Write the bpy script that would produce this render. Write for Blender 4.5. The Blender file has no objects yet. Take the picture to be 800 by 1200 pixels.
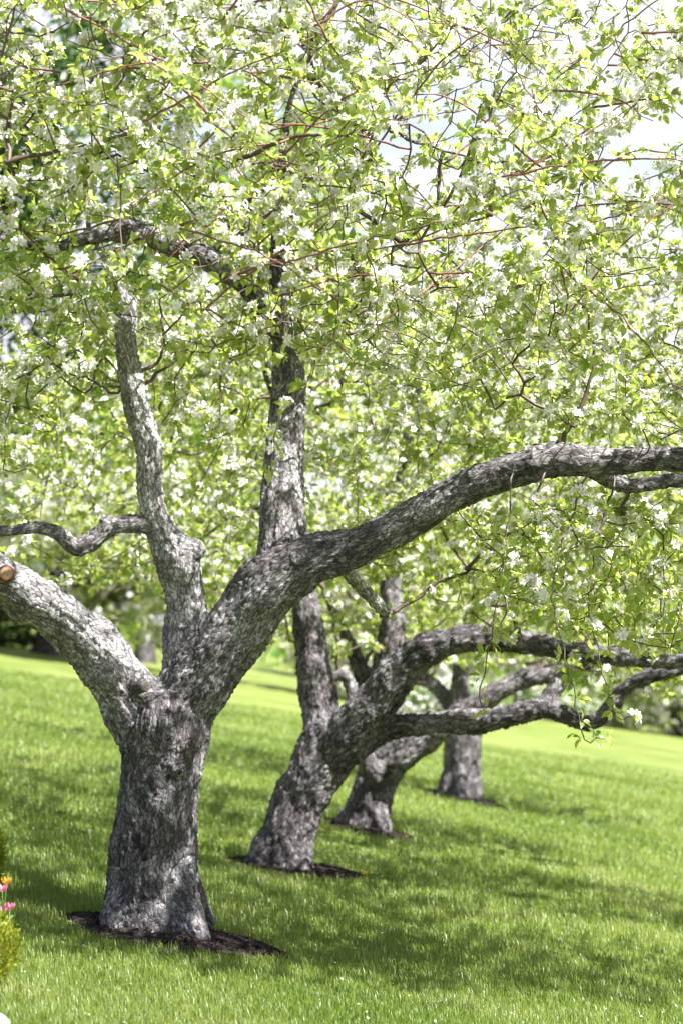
import bpy, math, random
import numpy as np
from mathutils import Vector, noise, kdtree

random.seed(7)
RNG = np.random.default_rng(7)
R = math.radians
sc = bpy.context.scene
COL = sc.collection

# ------------------------------------------------------------------ camera
F = 85.0 / 36.0 * 1200.0          # focal length in photo pixels (1200 px = 36 mm)
CAM_H = 1.6
PITCH = math.atan(152.0 / F)      # camera tilted slightly up
cam = bpy.data.cameras.new('camera')
cam.sensor_fit = 'VERTICAL'; cam.sensor_height = 36.0; cam.sensor_width = 24.0
cam.lens = 85.0
cam.clip_start = 0.1; cam.clip_end = 2000.0
cam.dof.use_dof = True
cam.dof.focus_distance = 11.4
cam.dof.aperture_fstop = 2.8
cam_ob = bpy.data.objects.new('camera', cam); COL.objects.link(cam_ob)
cam_ob.location = (0, 0, CAM_H)
cam_ob.rotation_euler = (R(90) + PITCH, 0, 0)
sc.camera = cam_ob

# ------------------------------------------------------------------ sky, sun, exposure
SUN_EL, SUN_AZ = R(53), R(-30)    # azimuth measured from +x, negative = towards the camera
world = bpy.data.worlds.new('World'); sc.world = world
world.use_nodes = True
nt = world.node_tree; N = nt.nodes; L = nt.links
N.clear()
wo = N.new('ShaderNodeOutputWorld'); bg = N.new('ShaderNodeBackground')
sky = N.new('ShaderNodeTexSky'); sky.sky_type = 'NISHITA'; sky.sun_disc = False
sky.sun_elevation = SUN_EL
sky.sun_rotation = R(90) - SUN_AZ
sky.air_density = 1.0; sky.dust_density = 1.0; sky.ozone_density = 1.0
tc = N.new('ShaderNodeTexCoord'); nz = N.new('ShaderNodeTexNoise')
nz.inputs['Scale'].default_value = 3.2; nz.inputs['Detail'].default_value = 7; nz.inputs['Roughness'].default_value = 0.55
mp = N.new('ShaderNodeMapping'); mp.inputs['Scale'].default_value = (1, 1, 3.0); mp.inputs['Location'].default_value = (3.1, 0.4, 1.7)
cr = N.new('ShaderNodeValToRGB')
cr.color_ramp.elements[0].position = 0.28; cr.color_ramp.elements[1].position = 0.52
mx = N.new('ShaderNodeMix'); mx.data_type = 'RGBA'
mx.inputs[7].default_value = (5.1, 5.15, 5.7, 1)
L.new(tc.outputs['Generated'], mp.inputs['Vector']); L.new(mp.outputs['Vector'], nz.inputs['Vector'])
L.new(nz.outputs['Fac'], cr.inputs['Fac'])
sx = N.new('ShaderNodeSeparateXYZ'); L.new(tc.outputs['Generated'], sx.inputs['Vector'])
mr = N.new('ShaderNodeMapRange'); mr.inputs['From Min'].default_value = 0.30; mr.inputs['From Max'].default_value = 0.60
mr.inputs['To Min'].default_value = 1.0; mr.inputs['To Max'].default_value = 0.08     # thin cloud low down, clear blue overhead
L.new(sx.outputs['Z'], mr.inputs['Value'])
mm = N.new('ShaderNodeMath'); mm.operation = 'MULTIPLY'
L.new(cr.outputs['Color'], mm.inputs[0]); L.new(mr.outputs['Result'], mm.inputs[1]); L.new(mm.outputs[0], mx.inputs[0])
L.new(sky.outputs['Color'], mx.inputs[6]); L.new(mx.outputs[2], bg.inputs['Color'])
bg.inputs['Strength'].default_value = 0.05
L.new(bg.outputs['Background'], wo.inputs['Surface'])

sun = bpy.data.lights.new('sun', 'SUN'); sun.energy = 5.0; sun.angle = R(0.53); sun.color = (1.0, 0.97, 0.92)
sun_ob = bpy.data.objects.new('sun', sun); COL.objects.link(sun_ob)
S = Vector((math.cos(SUN_EL) * math.cos(SUN_AZ), math.cos(SUN_EL) * math.sin(SUN_AZ), math.sin(SUN_EL)))
sun_ob.rotation_euler = S.to_track_quat('Z', 'Y').to_euler()
sun_ob.location = (20, 0, 30)

sc.view_settings.view_transform = 'Standard'
sc.view_settings.look = 'None'
sc.view_settings.exposure = 2.15
sc.view_settings.gamma = 1.0
sc.cycles.use_denoising = True
sc.cycles.denoiser = 'OPENIMAGEDENOISE'
sc.cycles.max_bounces = 8
sc.cycles.diffuse_bounces = 3
sc.cycles.transmission_bounces = 6
sc.cycles.sample_clamp_indirect = 8.0
sc.cycles.use_adaptive_sampling = False

# ------------------------------------------------------------------ helpers
CP, SP = math.cos(PITCH), math.sin(PITCH)

def P(u, v, d):
    """a point d metres into the scene, seen at photo pixel (u, v)"""
    X = (u - 400.0) / F * d; Y = (600.0 - v) / F * d
    return np.array([X, d * CP - Y * SP, CAM_H + d * SP + Y * CP])

def project(p):
    p = np.atleast_2d(p)
    y = p[:, 1]; z = p[:, 2] - CAM_H
    d = y * CP + z * SP; Y = -y * SP + z * CP
    d = np.maximum(d, 0.01)
    return 400.0 + p[:, 0] / d * F, 600.0 - Y / d * F, d

def ground(x, y):
    x = np.asarray(x, float); y = np.asarray(y, float)
    z = -0.16 * 40.0 * np.tanh(x / 40.0)
    z = z + 0.020 * np.sin(x * 1.3 + 0.7 * y) + 0.022 * np.sin(0.9 * y - 0.8 * x + 1.0) + 0.012 * np.sin(2.3 * x + 1.9 * y)
    return z

def on_ground(u, v):
    """where the ray through photo pixel (u, v) meets the lawn"""
    lo, hi = 3.0, 200.0
    for _ in range(50):
        m = 0.5 * (lo + hi); p = P(u, v, m)
        if p[2] > ground(p[0], p[1]): lo = m
        else: hi = m
    return P(u, v, lo)

def norm(a):
    a = np.asarray(a, float)
    return a / np.maximum(np.linalg.norm(a, axis=-1, keepdims=True), 1e-9)

def fast_noise(p, seed=0, octs=4, base=1.0):
    """cheap smooth noise for arrays: sum of rotated sine products, roughly in [-1, 1]"""
    r = np.random.default_rng(seed + 100)
    p = np.asarray(p, float); o = np.zeros(len(p)); a = 1.0; t = 0.0; f = base
    for _ in range(octs):
        for _ in range(3):
            k = norm(r.normal(size=3)) * f; k2 = norm(r.normal(size=3)) * f * 1.3
            o += a * np.sin(p @ k * 2 * math.pi + r.uniform(0, 6.28)) * np.sin(p @ k2 * 2 * math.pi + r.uniform(0, 6.28))
        t += a * 1.5; a *= 0.6; f *= 2.05
    return o / t

def mesh_arrays(name, verts, face_groups, mats=(), mat_idx=None, smooth=True, attrs=None):
    """verts (n,3); face_groups: list of (m,k) index arrays"""
    me = bpy.data.meshes.new(name)
    verts = np.ascontiguousarray(verts, dtype=np.float32)
    me.vertices.add(len(verts)); me.vertices.foreach_set('co', verts.ravel())
    loops = np.concatenate([g.ravel() for g in face_groups]).astype(np.int32)
    sizes = np.concatenate([np.full(len(g), g.shape[1]) for g in face_groups]).astype(np.int32)
    starts = np.concatenate([[0], np.cumsum(sizes)[:-1]]).astype(np.int32)
    me.loops.add(len(loops)); me.loops.foreach_set('vertex_index', loops)
    me.polygons.add(len(sizes)); me.polygons.foreach_set('loop_start', starts)
    me.polygons.foreach_set('loop_total', sizes)
    if mat_idx is not None: me.polygons.foreach_set('material_index', np.asarray(mat_idx, dtype=np.int32))
    me.polygons.foreach_set('use_smooth', np.full(len(sizes), bool(smooth)))
    for m in mats: me.materials.append(m)
    for an, (ty, data) in (attrs or {}).items():
        at = me.attributes.new(an, ty, 'POINT')
        at.data.foreach_set('value' if ty == 'FLOAT' else 'vector', np.ascontiguousarray(data, dtype=np.float32).ravel())
    me.update(calc_edges=True)
    return me

def link(name, me, parent=None, kind=None):
    o = bpy.data.objects.new(name, me); COL.objects.link(o)
    if parent is not None:
        o.parent = parent
        root = parent
        off = Vector(parent.location)
        while root.parent is not None:
            root = root.parent; off = off + Vector(root.location)
        o.location = -off          # meshes are written in world coordinates
        if parent.type == 'MESH': o.location = (0, 0, 0)
    if kind: o['kind'] = kind
    return o

def empty(name, loc, label, cat, group=None):
    o = bpy.data.objects.new(name, None); COL.objects.link(o)
    o.location = tuple(float(c) for c in loc); o.empty_display_size = 0.3
    o['label'] = label; o['category'] = cat
    if group: o['group'] = group
    return o

def instance(tmpl_v, tmpl_faces, pos, X, Y, Z, scale):
    """stamp a template at many frames; returns verts and face groups"""
    n = len(pos); k = len(tmpl_v)
    t = tmpl_v[None, :, :] * np.asarray(scale)[:, None, None]
    V = pos[:, None, :] + t[..., 0:1] * X[:, None, :] + t[..., 1:2] * Y[:, None, :] + t[..., 2:3] * Z[:, None, :]
    off = (np.arange(n) * k)[:, None, None]
    groups = [(np.asarray(f)[None] + off).reshape(-1, np.asarray(f).shape[1]) for f in tmpl_faces]
    return V.reshape(-1, 3), groups

# ------------------------------------------------------------------ materials
def new_mat(name):
    m = bpy.data.materials.new(name); m.use_nodes = True
    t = m.node_tree; t.nodes.clear()
    out = t.nodes.new('ShaderNodeOutputMaterial')
    return m, t.nodes, t.links, out

def ramp(nodes, stops):
    r = nodes.new('ShaderNodeValToRGB'); e = r.color_ramp.elements
    while len(e) < len(stops): e.new(0.5)
    for el, (p, c) in zip(e, stops):
        el.position = p; el.color = (c[0], c[1], c[2], 1)
    return r

def bark_mat(name, dark, mid, pale, scale=1.0, lichen=0.5):
    m, n, l, out = new_mat(name)
    bs = n.new('ShaderNodeBsdfPrincipled'); bs.inputs['Roughness'].default_value = 0.88
    bs.inputs['Specular IOR Level'].default_value = 0.2
    def noise_tex(vec, sc, det, ro, dist=0.0):
        t = n.new('ShaderNodeTexNoise'); t.inputs['Scale'].default_value = sc * scale; t.inputs['Detail'].default_value = det
        t.inputs['Roughness'].default_value = ro; t.inputs['Distortion'].default_value = dist
        l.new(vec, t.inputs['Vector']); return t
    def math_node(op, a, b, c=None):
        t = n.new('ShaderNodeMath'); t.operation = op
        for k, x in enumerate((a, b, c)):
            if x is None: continue
            if isinstance(x, (int, float)): t.inputs[k].default_value = x
            else: l.new(x, t.inputs[k])
        return t.outputs[0]
    at = n.new('ShaderNodeAttribute'); at.attribute_name = 'bark'
    mp = n.new('ShaderNodeMapping'); mp.inputs['Scale'].default_value = (1.0, 1.0, 0.42)
    l.new(at.outputs['Vector'], mp.inputs['Vector']); v = mp.outputs['Vector']
    wn = noise_tex(v, 16, 4, 0.6)
    mixv = n.new('ShaderNodeMix'); mixv.data_type = 'VECTOR'; mixv.inputs['Factor'].default_value = 0.06
    l.new(v, mixv.inputs[4]); l.new(wn.outputs['Color'], mixv.inputs[5])
    vo = n.new('ShaderNodeTexVoronoi'); vo.feature = 'DISTANCE_TO_EDGE'; vo.inputs['Scale'].default_value = 60 * scale
    vc = n.new('ShaderNodeTexVoronoi'); vc.feature = 'F1'; vc.inputs['Scale'].default_value = 60 * scale
    l.new(mixv.outputs[1], vo.inputs['Vector']); l.new(mixv.outputs[1], vc.inputs['Vector'])
    sep = n.new('ShaderNodeSeparateColor'); l.new(vc.outputs['Color'], sep.inputs['Color'])
    streak = noise_tex(v, 34, 7, 0.72, 0.5)      # flaky grain
    fine = noise_tex(v, 130, 4, 0.7)
    patch = noise_tex(at.outputs['Vector'], 4.5, 5, 0.6)   # broad darker and paler areas
    lic = noise_tex(at.outputs['Vector'], 15, 7, 0.72, 0.4)
    # some cracks open wide, most stay closed
    open_ = math_node('MULTIPLY_ADD', streak.outputs['Fac'], 0.60, -0.15)
    ratio = math_node('DIVIDE', vo.outputs['Distance'], math_node('MAXIMUM', open_, 0.012))
    crack = ramp(n, [(0.0, (0, 0, 0)), (0.9, (1, 1, 1))]); l.new(ratio, crack.inputs['Fac'])
    tone = math_node('ADD', math_node('MULTIPLY', streak.outputs['Fac'], 0.55), math_node('MULTIPLY', sep.outputs['Red'], 0.22))
    tone = math_node('ADD', tone, math_node('MULTIPLY', fine.outputs['Fac'], 0.25))
    tone = math_node('ADD', tone, math_node('MULTIPLY_ADD', patch.outputs['Fac'], 0.5, -0.25))
    sa0 = n.new('ShaderNodeAttribute'); sa0.attribute_name = 'silver'
    tone = math_node('ADD', tone, math_node('MULTIPLY_ADD', sa0.outputs['Fac'], 0.20, -0.07))
    cr1 = ramp(n, [(0.26, dark), (0.42, mid), (0.66, tuple(0.6 * a + 0.4 * b for a, b in zip(mid, pale))), (0.85, pale)])
    l.new(tone, cr1.inputs['Fac'])
    lsum = math_node('ADD', lic.outputs['Fac'], math_node('MULTIPLY_ADD', patch.outputs['Fac'], 0.5, -0.25))
    sa = n.new('ShaderNodeAttribute'); sa.attribute_name = 'silver'
    lsum = math_node('ADD', lsum, math_node('MULTIPLY_ADD', sa.outputs['Fac'], 0.17, -0.07))
    lr = ramp(n, [(0.66 - 0.20 * lichen, (0, 0, 0)), (0.74 - 0.20 * lichen, (1, 1, 1))]); l.new(lsum, lr.inputs['Fac'])
    m1 = n.new('ShaderNodeMix'); m1.data_type = 'RGBA'
    pr = ramp(n, [(0.3, tuple(c * 0.62 for c in pale)), (0.7, pale)]); l.new(fine.outputs['Fac'], pr.inputs['Fac'])
    l.new(math_node('MULTIPLY', lr.outputs['Color'], 0.85), m1.inputs[0]); l.new(cr1.outputs['Color'], m1.inputs[6]); l.new(pr.outputs['Color'], m1.inputs[7])
    m2 = n.new('ShaderNodeMix'); m2.data_type = 'RGBA'
    l.new(math_node('MULTIPLY_ADD', crack.outputs['Color'], 0.8, 0.2), m2.inputs[0]); m2.inputs[6].default_value = (*dark, 1); l.new(m1.outputs[2], m2.inputs[7])
    l.new(m2.outputs[2], bs.inputs['Base Color'])
    h = math_node('ADD', crack.outputs['Color'], math_node('MULTIPLY', streak.outputs['Fac'], 1.6))
    h = math_node('ADD', h, math_node('MULTIPLY', sep.outputs['Green'], 0.7))
    h = math_node('ADD', h, math_node('MULTIPLY', fine.outputs['Fac'], 0.25))
    bu = n.new('ShaderNodeBump'); bu.inputs['Strength'].default_value = 1.0; bu.inputs['Distance'].default_value = 0.0020 / scale
    l.new(h, bu.inputs['Height']); l.new(bu.outputs['Normal'], bs.inputs['Normal'])
    l.new(bs.outputs['BSDF'], out.inputs['Surface'])
    return m

def twig_mat(name, c1, c2):
    m, n, l, out = new_mat(name)
    bs = n.new('ShaderNodeBsdfPrincipled'); bs.inputs['Roughness'].default_value = 0.6
    tc = n.new('ShaderNodeTexCoord'); no = n.new('ShaderNodeTexNoise'); no.inputs['Scale'].default_value = 14; no.inputs['Detail'].default_value = 6
    l.new(tc.outputs['Object'], no.inputs['Vector'])
    r = ramp(n, [(0.3, c1), (0.7, c2)]); l.new(no.outputs['Fac'], r.inputs['Fac'])
    l.new(r.outputs['Color'], bs.inputs['Base Color'])
    bu = n.new('ShaderNodeBump'); bu.inputs['Distance'].default_value = 0.002
    l.new(no.outputs['Fac'], bu.inputs['Height']); l.new(bu.outputs['Normal'], bs.inputs['Normal'])
    l.new(bs.outputs['BSDF'], out.inputs['Surface'])
    return m

def leaf_mat(name, stops, tstops, trans=0.5, rough=0.42, spec=0.4):
    """leaf with light coming through; 'var' differs per leaf"""
    m, n, l, out = new_mat(name)
    at = n.new('ShaderNodeAttribute'); at.attribute_name = 'var'
    r1 = ramp(n, stops); r2 = ramp(n, tstops)
    l.new(at.outputs['Fac'], r1.inputs['Fac']); l.new(at.outputs['Fac'], r2.inputs['Fac'])
    bs = n.new('ShaderNodeBsdfPrincipled'); bs.inputs['Roughness'].default_value = rough
    bs.inputs['Specular IOR Level'].default_value = spec
    l.new(r1.outputs['Color'], bs.inputs['Base Color'])
    tr = n.new('ShaderNodeBsdfTranslucent'); l.new(r2.outputs['Color'], tr.inputs['Color'])
    mx = n.new('ShaderNodeMixShader'); mx.inputs[0].default_value = trans
    l.new(bs.outputs['BSDF'], mx.inputs[1]); l.new(tr.outputs['BSDF'], mx.inputs[2])
    l.new(mx.outputs['Shader'], out.inputs['Surface'])
    return m

def plain_mat(name, c, rough=0.7, c2=None, scale=20.0, spec=0.3):
    m, n, l, out = new_mat(name)
    bs = n.new('ShaderNodeBsdfPrincipled'); bs.inputs['Roughness'].default_value = rough; bs.inputs['Specular IOR Level'].default_value = spec
    tc = n.new('ShaderNodeTexCoord'); no = n.new('ShaderNodeTexNoise'); no.inputs['Scale'].default_value = scale; no.inputs['Detail'].default_value = 6
    l.new(tc.outputs['Object'], no.inputs['Vector'])
    r = ramp(n, [(0.35, c), (0.65, c2 or tuple(min(1, x * 1.3) for x in c))]); l.new(no.outputs['Fac'], r.inputs['Fac'])
    l.new(r.outputs['Color'], bs.inputs['Base Color'])
    bu = n.new('ShaderNodeBump'); bu.inputs['Strength'].default_value = 0.6; bu.inputs['Distance'].default_value = 0.01
    l.new(no.outputs['Fac'], bu.inputs['Height']); l.new(bu.outputs['Normal'], bs.inputs['Normal'])
    l.new(bs.outputs['BSDF'], out.inputs['Surface'])
    return m

M = {}
M['bark'] = bark_mat('apple_bark', (0.010, 0.008, 0.009), (0.078, 0.070, 0.075), (0.50, 0.485, 0.495), 1.0, 0.32)
M['bark_far'] = bark_mat('apple_bark_plain', (0.010, 0.008, 0.009), (0.068, 0.060, 0.066), (0.44, 0.425, 0.435), 0.8, 0.18)
M['twig'] = twig_mat('red_brown_twig', (0.040, 0.022, 0.020), (0.110, 0.068, 0.058))
M['shoot'] = twig_mat('red_shoot', (0.10, 0.035, 0.030), (0.19, 0.085, 0.065))
M['leaf'] = leaf_mat('spring_leaf',
    [(0.0, (0.09, 0.140, 0.030)), (0.5, (0.18, 0.235, 0.060)), (1.0, (0.30, 0.34, 0.13))],
    [(0.0, (0.30, 0.42, 0.05)), (0.6, (0.52, 0.62, 0.11)), (1.0, (0.74, 0.74, 0.24))], 0.54, 0.36, 0.6)
M['petal'] = leaf_mat('white_petal',
    [(0.0, (0.80, 0.76, 0.80)), (1.0, (0.86, 0.85, 0.86))],
    [(0.0, (0.78, 0.75, 0.78)), (1.0, (0.84, 0.83, 0.83))], 0.4, 0.6, 0.2)
M['stamen'] = plain_mat('yellow_stamen', (0.55, 0.42, 0.08))
M['cut'] = plain_mat('cut_wood', (0.22, 0.13, 0.08), 0.8, (0.34, 0.23, 0.16), 70)
M['cut_rim'] = plain_mat('cut_rim', (0.18, 0.06, 0.02), 0.8, (0.26, 0.10, 0.035), 60)
M['old_cut'] = plain_mat('weathered_cut_wood', (0.06, 0.05, 0.045), 0.85, (0.15, 0.13, 0.115), 90)
M['blade'] = leaf_mat('grass_blade',
    [(0.0, (0.038, 0.080, 0.012)), (0.5, (0.094, 0.142, 0.025)), (1.0, (0.225, 0.25, 0.10))],
    [(0.0, (0.12, 0.22, 0.018)), (0.6, (0.285, 0.38, 0.043)), (1.0, (0.40, 0.46, 0.10))], 0.42, 0.40, 0.35)
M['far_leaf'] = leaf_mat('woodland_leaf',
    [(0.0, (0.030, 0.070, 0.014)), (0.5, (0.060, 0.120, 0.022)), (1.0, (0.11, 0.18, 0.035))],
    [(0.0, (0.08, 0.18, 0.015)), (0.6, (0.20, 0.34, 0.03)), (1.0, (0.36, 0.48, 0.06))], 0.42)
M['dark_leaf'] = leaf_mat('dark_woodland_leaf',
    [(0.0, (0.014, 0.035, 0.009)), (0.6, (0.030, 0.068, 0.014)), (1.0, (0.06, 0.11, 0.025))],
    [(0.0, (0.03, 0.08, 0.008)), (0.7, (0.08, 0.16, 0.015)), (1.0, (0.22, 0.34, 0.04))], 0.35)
M['lime_leaf'] = leaf_mat('lime_leaf',
    [(0.0, (0.10, 0.18, 0.02)), (1.0, (0.20, 0.28, 0.035))],
    [(0.0, (0.30, 0.48, 0.03)), (1.0, (0.56, 0.66, 0.08))], 0.5)
M['gold_leaf'] = leaf_mat('golden_shrub_leaf',
    [(0.0, (0.07, 0.11, 0.012)), (0.5, (0.14, 0.18, 0.015)), (1.0, (0.25, 0.27, 0.03))],
    [(0.0, (0.26, 0.30, 0.02)), (1.0, (0.60, 0.58, 0.05))], 0.35)
M['pink'] = leaf_mat('pink_petal', [(0.0, (0.50, 0.06, 0.18)), (1.0, (0.62, 0.30, 0.38))], [(0.0, (0.7, 0.08, 0.25)), (1.0, (0.8, 0.4, 0.5))], 0.35)
M['orange'] = leaf_mat('orange_petal', [(0.0, (0.55, 0.22, 0.03)), (1.0, (0.62, 0.34, 0.05))], [(0.0, (0.8, 0.35, 0.03)), (1.0, (0.85, 0.5, 0.05))], 0.35)
M['yellow'] = leaf_mat('yellow_petal', [(0.0, (0.80, 0.55, 0.02)), (1.0, (0.85, 0.66, 0.03))], [(0.0, (0.8, 0.6, 0.02)), (1.0, (0.8, 0.6, 0.02))], 0.3)
M['stone'] = plain_mat('pale_stone', (0.62, 0.61, 0.60), 0.8, (0.74, 0.73, 0.72), 30)

def lawn_mat():
    m, n, l, out = new_mat('lawn_turf')
    bs = n.new('ShaderNodeBsdfPrincipled'); bs.inputs['Roughness'].default_value = 0.75
    bs.inputs['Specular IOR Level'].default_value = 0.15
    tc = n.new('ShaderNodeTexCoord')
    a = n.new('ShaderNodeTexNoise'); a.inputs['Scale'].default_value = 0.55; a.inputs['Detail'].default_value = 5
    b = n.new('ShaderNodeTexNoise'); b.inputs['Scale'].default_value = 9; b.inputs['Detail'].default_value = 8; b.inputs['Roughness'].default_value = 0.75
    l.new(tc.outputs['Object'], a.inputs['Vector']); l.new(tc.outputs['Object'], b.inputs['Vector'])
    r1 = ramp(n, [(0.3, (0.084, 0.122, 0.022)), (0.5, (0.125, 0.160, 0.035)), (0.75, (0.178, 0.202, 0.060))])
    l.new(a.outputs['Fac'], r1.inputs['Fac'])
    r2 = ramp(n, [(0.3, (0.55, 0.60, 0.55)), (0.7, (1.3, 1.25, 1.3))]); l.new(b.outputs['Fac'], r2.inputs['Fac'])
    mx = n.new('ShaderNodeMix'); mx.data_type = 'RGBA'; mx.blend_type = 'MULTIPLY'; mx.inputs[0].default_value = 1
    l.new(r1.outputs['Color'], mx.inputs[6]); l.new(r2.outputs['Color'], mx.inputs[7])
    l.new(mx.outputs[2], bs.inputs['Base Color'])
    bu = n.new('ShaderNodeBump'); bu.inputs['Strength'].default_value = 0.8; bu.inputs['Distance'].default_value = 0.04
    l.new(b.outputs['Fac'], bu.inputs['Height']); l.new(bu.outputs['Normal'], bs.inputs['Normal'])
    l.new(bs.outputs['BSDF'], out.inputs['Surface'])
    return m
M['lawn'] = lawn_mat()
M['mulch'] = plain_mat('bark_mulch', (0.007, 0.0055, 0.0055), 0.9, (0.036, 0.028, 0.027), 55, 0.05)

# ------------------------------------------------------------------ lawn
def build_lawn():
    ys = np.concatenate([np.linspace(-30, 5, 15), np.linspace(5.5, 40, 90), np.linspace(41, 110, 60), np.linspace(115, 900, 40)])
    xp = np.concatenate([np.linspace(0, 10, 41), np.linspace(10.8, 60, 50), np.linspace(65, 600, 30)])
    xs = np.concatenate([-xp[:0:-1], xp])
    X, Y = np.meshgrid(xs, ys); V = np.stack([X, Y, ground(X, Y)], -1).reshape(-1, 3)
    nx, ny = len(xs), len(ys)
    i = (np.arange(ny - 1)[:, None] * nx + np.arange(nx - 1)[None]).ravel()
    me = mesh_arrays('lawn', V, [np.stack([i, i + 1, i + nx + 1, i + nx], 1)], [M['lawn']])
    o = link('lawn', me, kind='structure')
build_lawn()

# ------------------------------------------------------------------ apple trees
BASES = [on_ground(180, 1090), on_ground(334, 1018), on_ground(427, 971), on_ground(540, 934)]
D = [float(project(b)[2][0]) for b in BASES]

# leaf with a folded midrib and a drooping tip: length 1 along +Y, +Z is the upper side
def leaf_template(fine=True):
    if fine:
        ts = [0.28, 0.58, 0.84]; ws = [0.21, 0.26, 0.15]; zs = [0.03, 0.0, -0.10]
        v = [(0, 0, 0)]
        for t, w, z in zip(ts, ws, zs): v += [(-w, t, z + 0.09), (0, t, z), (w, t, z + 0.09)]
        v.append((0, 1.0, -0.24))
        tri = [(0, 2, 1), (0, 3, 2), (7, 8, 10), (8, 9, 10)]
        quad = [(1, 2, 5, 4), (2, 3, 6, 5), (4, 5, 8, 7), (5, 6, 9, 8)]
        return np.array(v, float), [np.array(tri), np.array(quad)]
    v = [(0, 0, 0), (-0.29, 0.5, 0.09), (0, 0.5, 0), (0.29, 0.5, 0.09), (0, 1, -0.2)]
    return np.array(v, float), [np.array([(0, 2, 1), (0, 3, 2), (1, 2, 4), (2, 3, 4)])]

# flower: 5 cupped petals (radius 1) and a small yellow centre
def flower_template(fine=True):
    v = []; tri = []; quad = []
    for k in range(5):
        a = k * 2 * math.pi / 5; c, s = math.cos(a), math.sin(a); b = len(v)
        prof = [(0.10, 0.0, 0.0), (0.55, -0.30, 0.16), (0.60, 0.0, 0.10), (0.55, 0.30, 0.16), (0.97, -0.17, 0.30), (0.97, 0.17, 0.30)] if fine else \
               [(0.08, 0.0, 0.0), (0.60, -0.36, 0.15), (0.60, 0.36, 0.15), (1.0, 0.0, 0.28)]
        for x, y, z in prof: v.append((x * c - y * s, x * s + y * c, z))
        if fine:
            quad += [(b, b + 2, b + 4, b + 1), (b, b + 3, b + 5, b + 2)]; tri += [(b + 2, b + 5, b + 4)]
        else: quad += [(b, b + 2, b + 3, b + 1)]
    b = len(v); v += [(0.17 * math.cos(a), 0.17 * math.sin(a), 0.10) for a in np.linspace(0, 2 * math.pi, 6)[:-1]] + [(0, 0, 0.18)]
    np_ = len(quad) + len(tri)
    ctri = [(b + k, b + (k + 1) % 5, b + 5) for k in range(5)]
    if fine: return np.array(v), [np.array(tri), np.array(ctri), np.array(quad)], [0, 1, 0]
    return np.array(v), [np.array(ctri), np.array(quad)], [1, 0]

LEAF_F, LEAF_C = leaf_template(True), leaf_template(False)
FLOW_F, FLOW_C = flower_template(True), flower_template(False)

def frames_from(dirs, ups):
    Y = norm(dirs); Z = norm(ups - (ups * Y).sum(-1, keepdims=True) * Y); X = np.cross(Y, Z)
    return X, Y, Z

def catmull(pts, step):
    """pts (n,4): position + radius, resampled smoothly"""
    pts = np.asarray(pts, float); out = []
    n = len(pts)
    for i in range(n - 1):
        p0, p1, p2, p3 = pts[max(i - 1, 0)], pts[i], pts[i + 1], pts[min(i + 2, n - 1)]
        if i == 0: p0 = 2 * p1 - p2
        if i == n - 2: p3 = 2 * p2 - p1
        m = max(2, int(np.linalg.norm(p2[:3] - p1[:3]) / step) + 1)
        for t in np.linspace(0, 1, m, endpoint=False):
            out.append(0.5 * ((2 * p1) + (-p0 + p2) * t + (2 * p0 - 5 * p1 + 4 * p2 - p3) * t * t + (-p0 + 3 * p1 - 3 * p2 + p3) * t ** 3))
    out.append(pts[-1]); out = np.array(out); out[:, 3] = np.maximum(out[:, 3], 0.002)
    return out

def tangents(c):
    t = np.gradient(c[:, :3], axis=0)
    return norm(t)

def transport(T):
    ref = np.array([0, 0, 1.0]) if abs(T[0][2]) < 0.8 else np.array([0, 1.0, 0])
    Ns = np.zeros_like(T); nn = norm(np.cross(T[0], ref))
    for i in range(len(T)):
        nn = norm(nn - np.dot(nn, T[i]) * T[i]); Ns[i] = nn
    return Ns, np.cross(T, Ns)

def tube(curve, sides, cap=True, taper_end=False):
    T = tangents(curve); A, B = transport(T)
    ang = np.linspace(0, 2 * math.pi, sides, endpoint=False)
    ring = np.cos(ang)[None, :, None] * A[:, None, :] + np.sin(ang)[None, :, None] * B[:, None, :]
    V = (curve[:, None, :3] + ring * curve[:, None, 3:4]).reshape(-1, 3)
    m = len(curve); i = np.arange(m - 1)[:, None] * sides; j = np.arange(sides)[None]; k = (j + 1) % sides
    quads = np.stack([(i + j), (i + k), (i + sides + k), (i + sides + j)], -1).reshape(-1, 4)
    tris = np.zeros((0, 3), int)
    if cap:
        V = np.vstack([V, curve[0, :3] - T[0] * curve[0, 3] * 0.5, curve[-1, :3] + T[-1] * curve[-1, 3] * 0.5])
        a, b = m * sides, m * sides + 1
        t0 = np.stack([np.full(sides, a), (j[0] + 1) % sides, j[0]], 1)
        o = (m - 1) * sides
        t1 = np.stack([np.full(sides, b), o + j[0], o + (j[0] + 1) % sides], 1)
        tris = np.vstack([t0, t1])
    return V, quads, tris

def merge(parts):
    V = []; Q = []; T = []; o = 0
    for v, q, t in parts:
        V.append(v); Q.append(q + o); T.append(t + o); o += len(v)
    return np.vstack(V), np.vstack(Q), np.vstack(T)

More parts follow.
